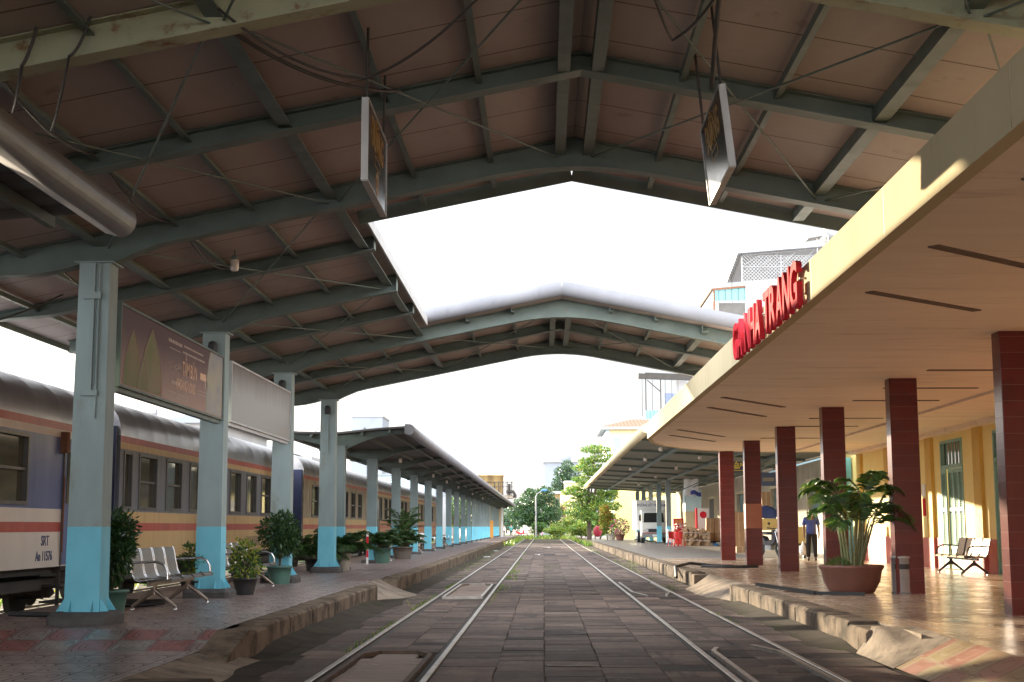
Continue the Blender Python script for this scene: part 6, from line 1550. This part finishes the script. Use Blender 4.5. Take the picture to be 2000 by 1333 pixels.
def greenery():
    rn = random.Random(11)
    # layered bright tree on the right
    Y = 116.0; s = Y/2700; x = UX(1150,Y)
    cl = []
    for u,v,w,h in ((1164,880,26,9),(1180,897,30,9),(1146,902,14,6),(1150,915,30,8),(1176,925,34,10),(1138,938,18,6),(1165,948,34,9),(1125,962,24,8),(1160,972,42,10),(1142,985,38,10),(1178,990,30,12),(1126,1000,22,8),(1155,1008,42,11),(1120,955,12,5),(1186,960,20,16)):
        cl.append((UX(u,Y)-x,rn.uniform(-1.2,1.2),VZ(v,Y),w*s*1.1,1.3,h*s*.62))
    tree('layered_tree', 'bright green tree with spreading tiered branches left of the red roofed house', x, Y, VZ(880,Y), 2.4, cl, 11000, .25, [1,2,2,2,4], 5, asp=.45)
    Y = 185.0; s = Y/2700; x = UX(1048,Y); cl = []
    for u,v,w,h in ((1040,975,24,14),(1022,985,20,12),(1060,968,22,14),(1072,985,20,14),(1010,1000,20,14),(1030,1003,26,14),(1055,1003,30,16),(1080,1003,18,14),(1018,1015,22,10),(1045,1018,26,10),(1070,1016,22,10),(1066,958,10,6),(1036,962,10,5)):
        cl.append((UX(u,Y)-x,rn.uniform(-1.5,1.5),VZ(v,Y),w*s,1.6,h*s))
    tree('round_tree', 'dense dark green tree with a dark trunk at the end of the line', x, Y, VZ(960,Y), 2.4, cl, 9000, .34, [0,1,3,0,1], 6, r=.45)
    Y = 260.0; s = Y/2700; x = UX(1108,Y); cl = []
    for u,v,w,h in ((1108,912,10,10),(1100,925,18,12),(1115,930,18,14),(1098,945,20,12),(1118,948,18,14),(1090,955,16,12),(1110,965,26,14),(1082,968,14,12),(1065,975,16,12),(1128,960,12,14)):
        cl.append((UX(u,Y)-x,rn.uniform(-2,2),VZ(v,Y),w*s,2,h*s))
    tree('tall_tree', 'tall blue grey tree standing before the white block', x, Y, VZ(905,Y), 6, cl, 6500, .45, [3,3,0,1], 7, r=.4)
    Y = 300.0; s = Y/2700; x = UX(990,Y); cl = []
    for u,v,w,h in ((985,1012,14,20),(975,1020,14,14),(998,1022,12,12),(1008,1026,12,8)): cl.append((UX(u,Y)-x,rn.uniform(-2,2),VZ(v,Y),w*s,2,h*s))
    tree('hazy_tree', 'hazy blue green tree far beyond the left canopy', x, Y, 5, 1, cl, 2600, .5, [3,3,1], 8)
    # trees left, beyond the train, seen between the columns
    for i,(u,Y,v) in enumerate(((890,130,975),(905,150,985),(920,140,990),(875,170,985))):
        x = UX(u,Y); h = VZ(v,Y); cl = [(rn.uniform(-1.5,1.5),rn.uniform(-1,1),h*rn.uniform(.45,.95),rn.uniform(.9,1.5),1.1,rn.uniform(.6,1.0)) for k in range(7)]
        tree('green_tree', 'bright green tree behind the far columns of the left canopy', x, Y, h, h*.4, cl, 1500, .28, [1,2,1,0], 20+i, group='trees behind the far columns')
    # bushes and bamboo at the end of the right side
    for i,(u,v,w,h,Y,nm,lab,ms) in enumerate(((1143,1010,17,27,135,'bamboo','tall yellow green bamboo clump before the layered tree',[2,2,4,1]),(1161,1020,12,19,128,'round_shrub','rounded bright green shrub right of the bamboo clump',[2,2,1]),
            (1120,1024,20,14,150,'shrub','wide yellow green bush left of the bamboo clump',[2,4,1]),(1095,1028,18,11,160,'shrub','low light green bush beside the red blossomed one',[2,1,4]),(1100,1004,16,20,190,'shrub','dark bush with pinkish red blossoms near the cream house',[0,1,5]),
            (1045,1033,22,12,165,'shrub','pale dusty bush right in front of the dark round tree',[2,1,1]),(1135,1034,26,12,128,'shrub','broad bright green ground bush at the foot of the bamboo',[2,2,4]),(1172,1030,14,16,121,'shrub','bright green bush at the foot of the layered tree',[2,2,1]),(1088,1038,24,9,150,'shrub','low sunlit yellow green hedge bush by the line end',[2,4,2]),(1185,1010,14,26,112,'shrub','yellow leaved croton plant by the yellow wall',[4,5,2]))):
        x = UX(u,Y); s = Y/2700; cl = [(rn.uniform(-.6,.6)*w*s,rn.uniform(-.5,.5),VZ(v,Y)+rn.uniform(-.6,.6)*h*s,w*s*.6,.8,h*s*.5) for k in range(7)]
        tree(nm, lab, x, Y, VZ(v,Y)+h*s*.5, .4, cl, 2600, .18, ms, 40+i, 'shrub', r=.06)
    for i,(u,Y,lab,m,fl) in enumerate(((1193,112,'green leaved plant in a pale pot by the corrugated canopy end',m_potw,[1,2,4]),(1209,108,'pink flowered plant in a brown pot by the corrugated canopy end',m_poto,[1,2,6]))):
        x = UX(u,Y); T = thing('potted_plant', lab, 'potted plant', (x,Y,P0)); pot(T, m, .25,.4,.5,(x,Y,P0))
        b = MB(); leafcloud(b, (x,Y,P0+1.1), (.75,.6,.7), 700, .18, fl, 60+i, hollow=.1); b.build('foliage', TL+[leaf('pink_blossom', (.6,.08,.3)) if i else m_lfl], T)
        b = MB(); b.tube([(x,Y,P0+.4),(x,Y,P0+1.1)], .03, 6); b.build('stem', m_bark, T)
    T = thing('covered_cart', 'small cart under a red cover at the far end of the right platform', 'cart', (UX(1166,118),118,0)); x = UX(1166,118)
    b = MB(); b.ball((x,118,.95), .5, 0, 12, 8, (.75,.9,.95)); b.build('red_cover', pm('red_cover_cloth', (.5,.03,.06), (.4,.025,.05), 3, .6), T)
    for q in (-.2,.2): b = MB(); b.tube([(x+q-.03,118,.25),(x+q+.03,118,.25)], .25, 12, 0, False); b.build('wheel', m_black, T)
    # grass: tufts along rails and at the end of the line
    def grass(name, areas, n, hgt, mats, seed):
        rn = random.Random(seed); b = MB()
        for (x0,x1,y0,y1,k) in areas:
            for i in range(int(n*k)):
                x,y = rn.uniform(x0,x1),rn.uniform(y0,y1); 
                if mnoise.noise((x*1.3,y*.25,4)) < -.05: continue
                h = hgt*rn.uniform(.4,1.2); a = rn.uniform(0,2*PI); w = h*.16; dx,dy = math.cos(a),math.sin(a); lx,ly = rn.gauss(0,.4)*h,rn.gauss(0,.4)*h
                b.add([(x-dx*w,y-dy*w,-.02),(x+dx*w,y+dy*w,-.02),(x+lx,y+ly,h)], [(0,1,2)], rn.choice(mats))
        return tag(b.build(name, TL), 'short green grass sprouting along the rails and at the line end' if seed == 1 else 'taller wild grass on the ground past the platforms', 'grass', None, 'stuff')
    grass('grass', [(-1.0,-.93,21,75,.9),(-2.62,-2.16,24,60,.5),(-3.0,-2.2,40,110,1.6),(2.62,2.76,14,40,.5),(2.7,2.95,30,90,1.6),(-1.03,-.7,30,44,.7),(.0,.5,44,50,.15),(-2.20,-2.10,14,34,.9),(3.0,3.4,44,60,.7)], 900, .05, [1,2,2,4], 1)
    grass('wild_grass', [(-12,-9.2,15,60,.8),(-6,9,168,200,2.2),(-3,3.2,150,168,1.2),(-2.9,-2.2,100,165,.8),(2.9,3.6,95,150,.8),(-14,-9.5,90,140,.8)], 1800, .32, [1,2,2,4], 2)
greenery()
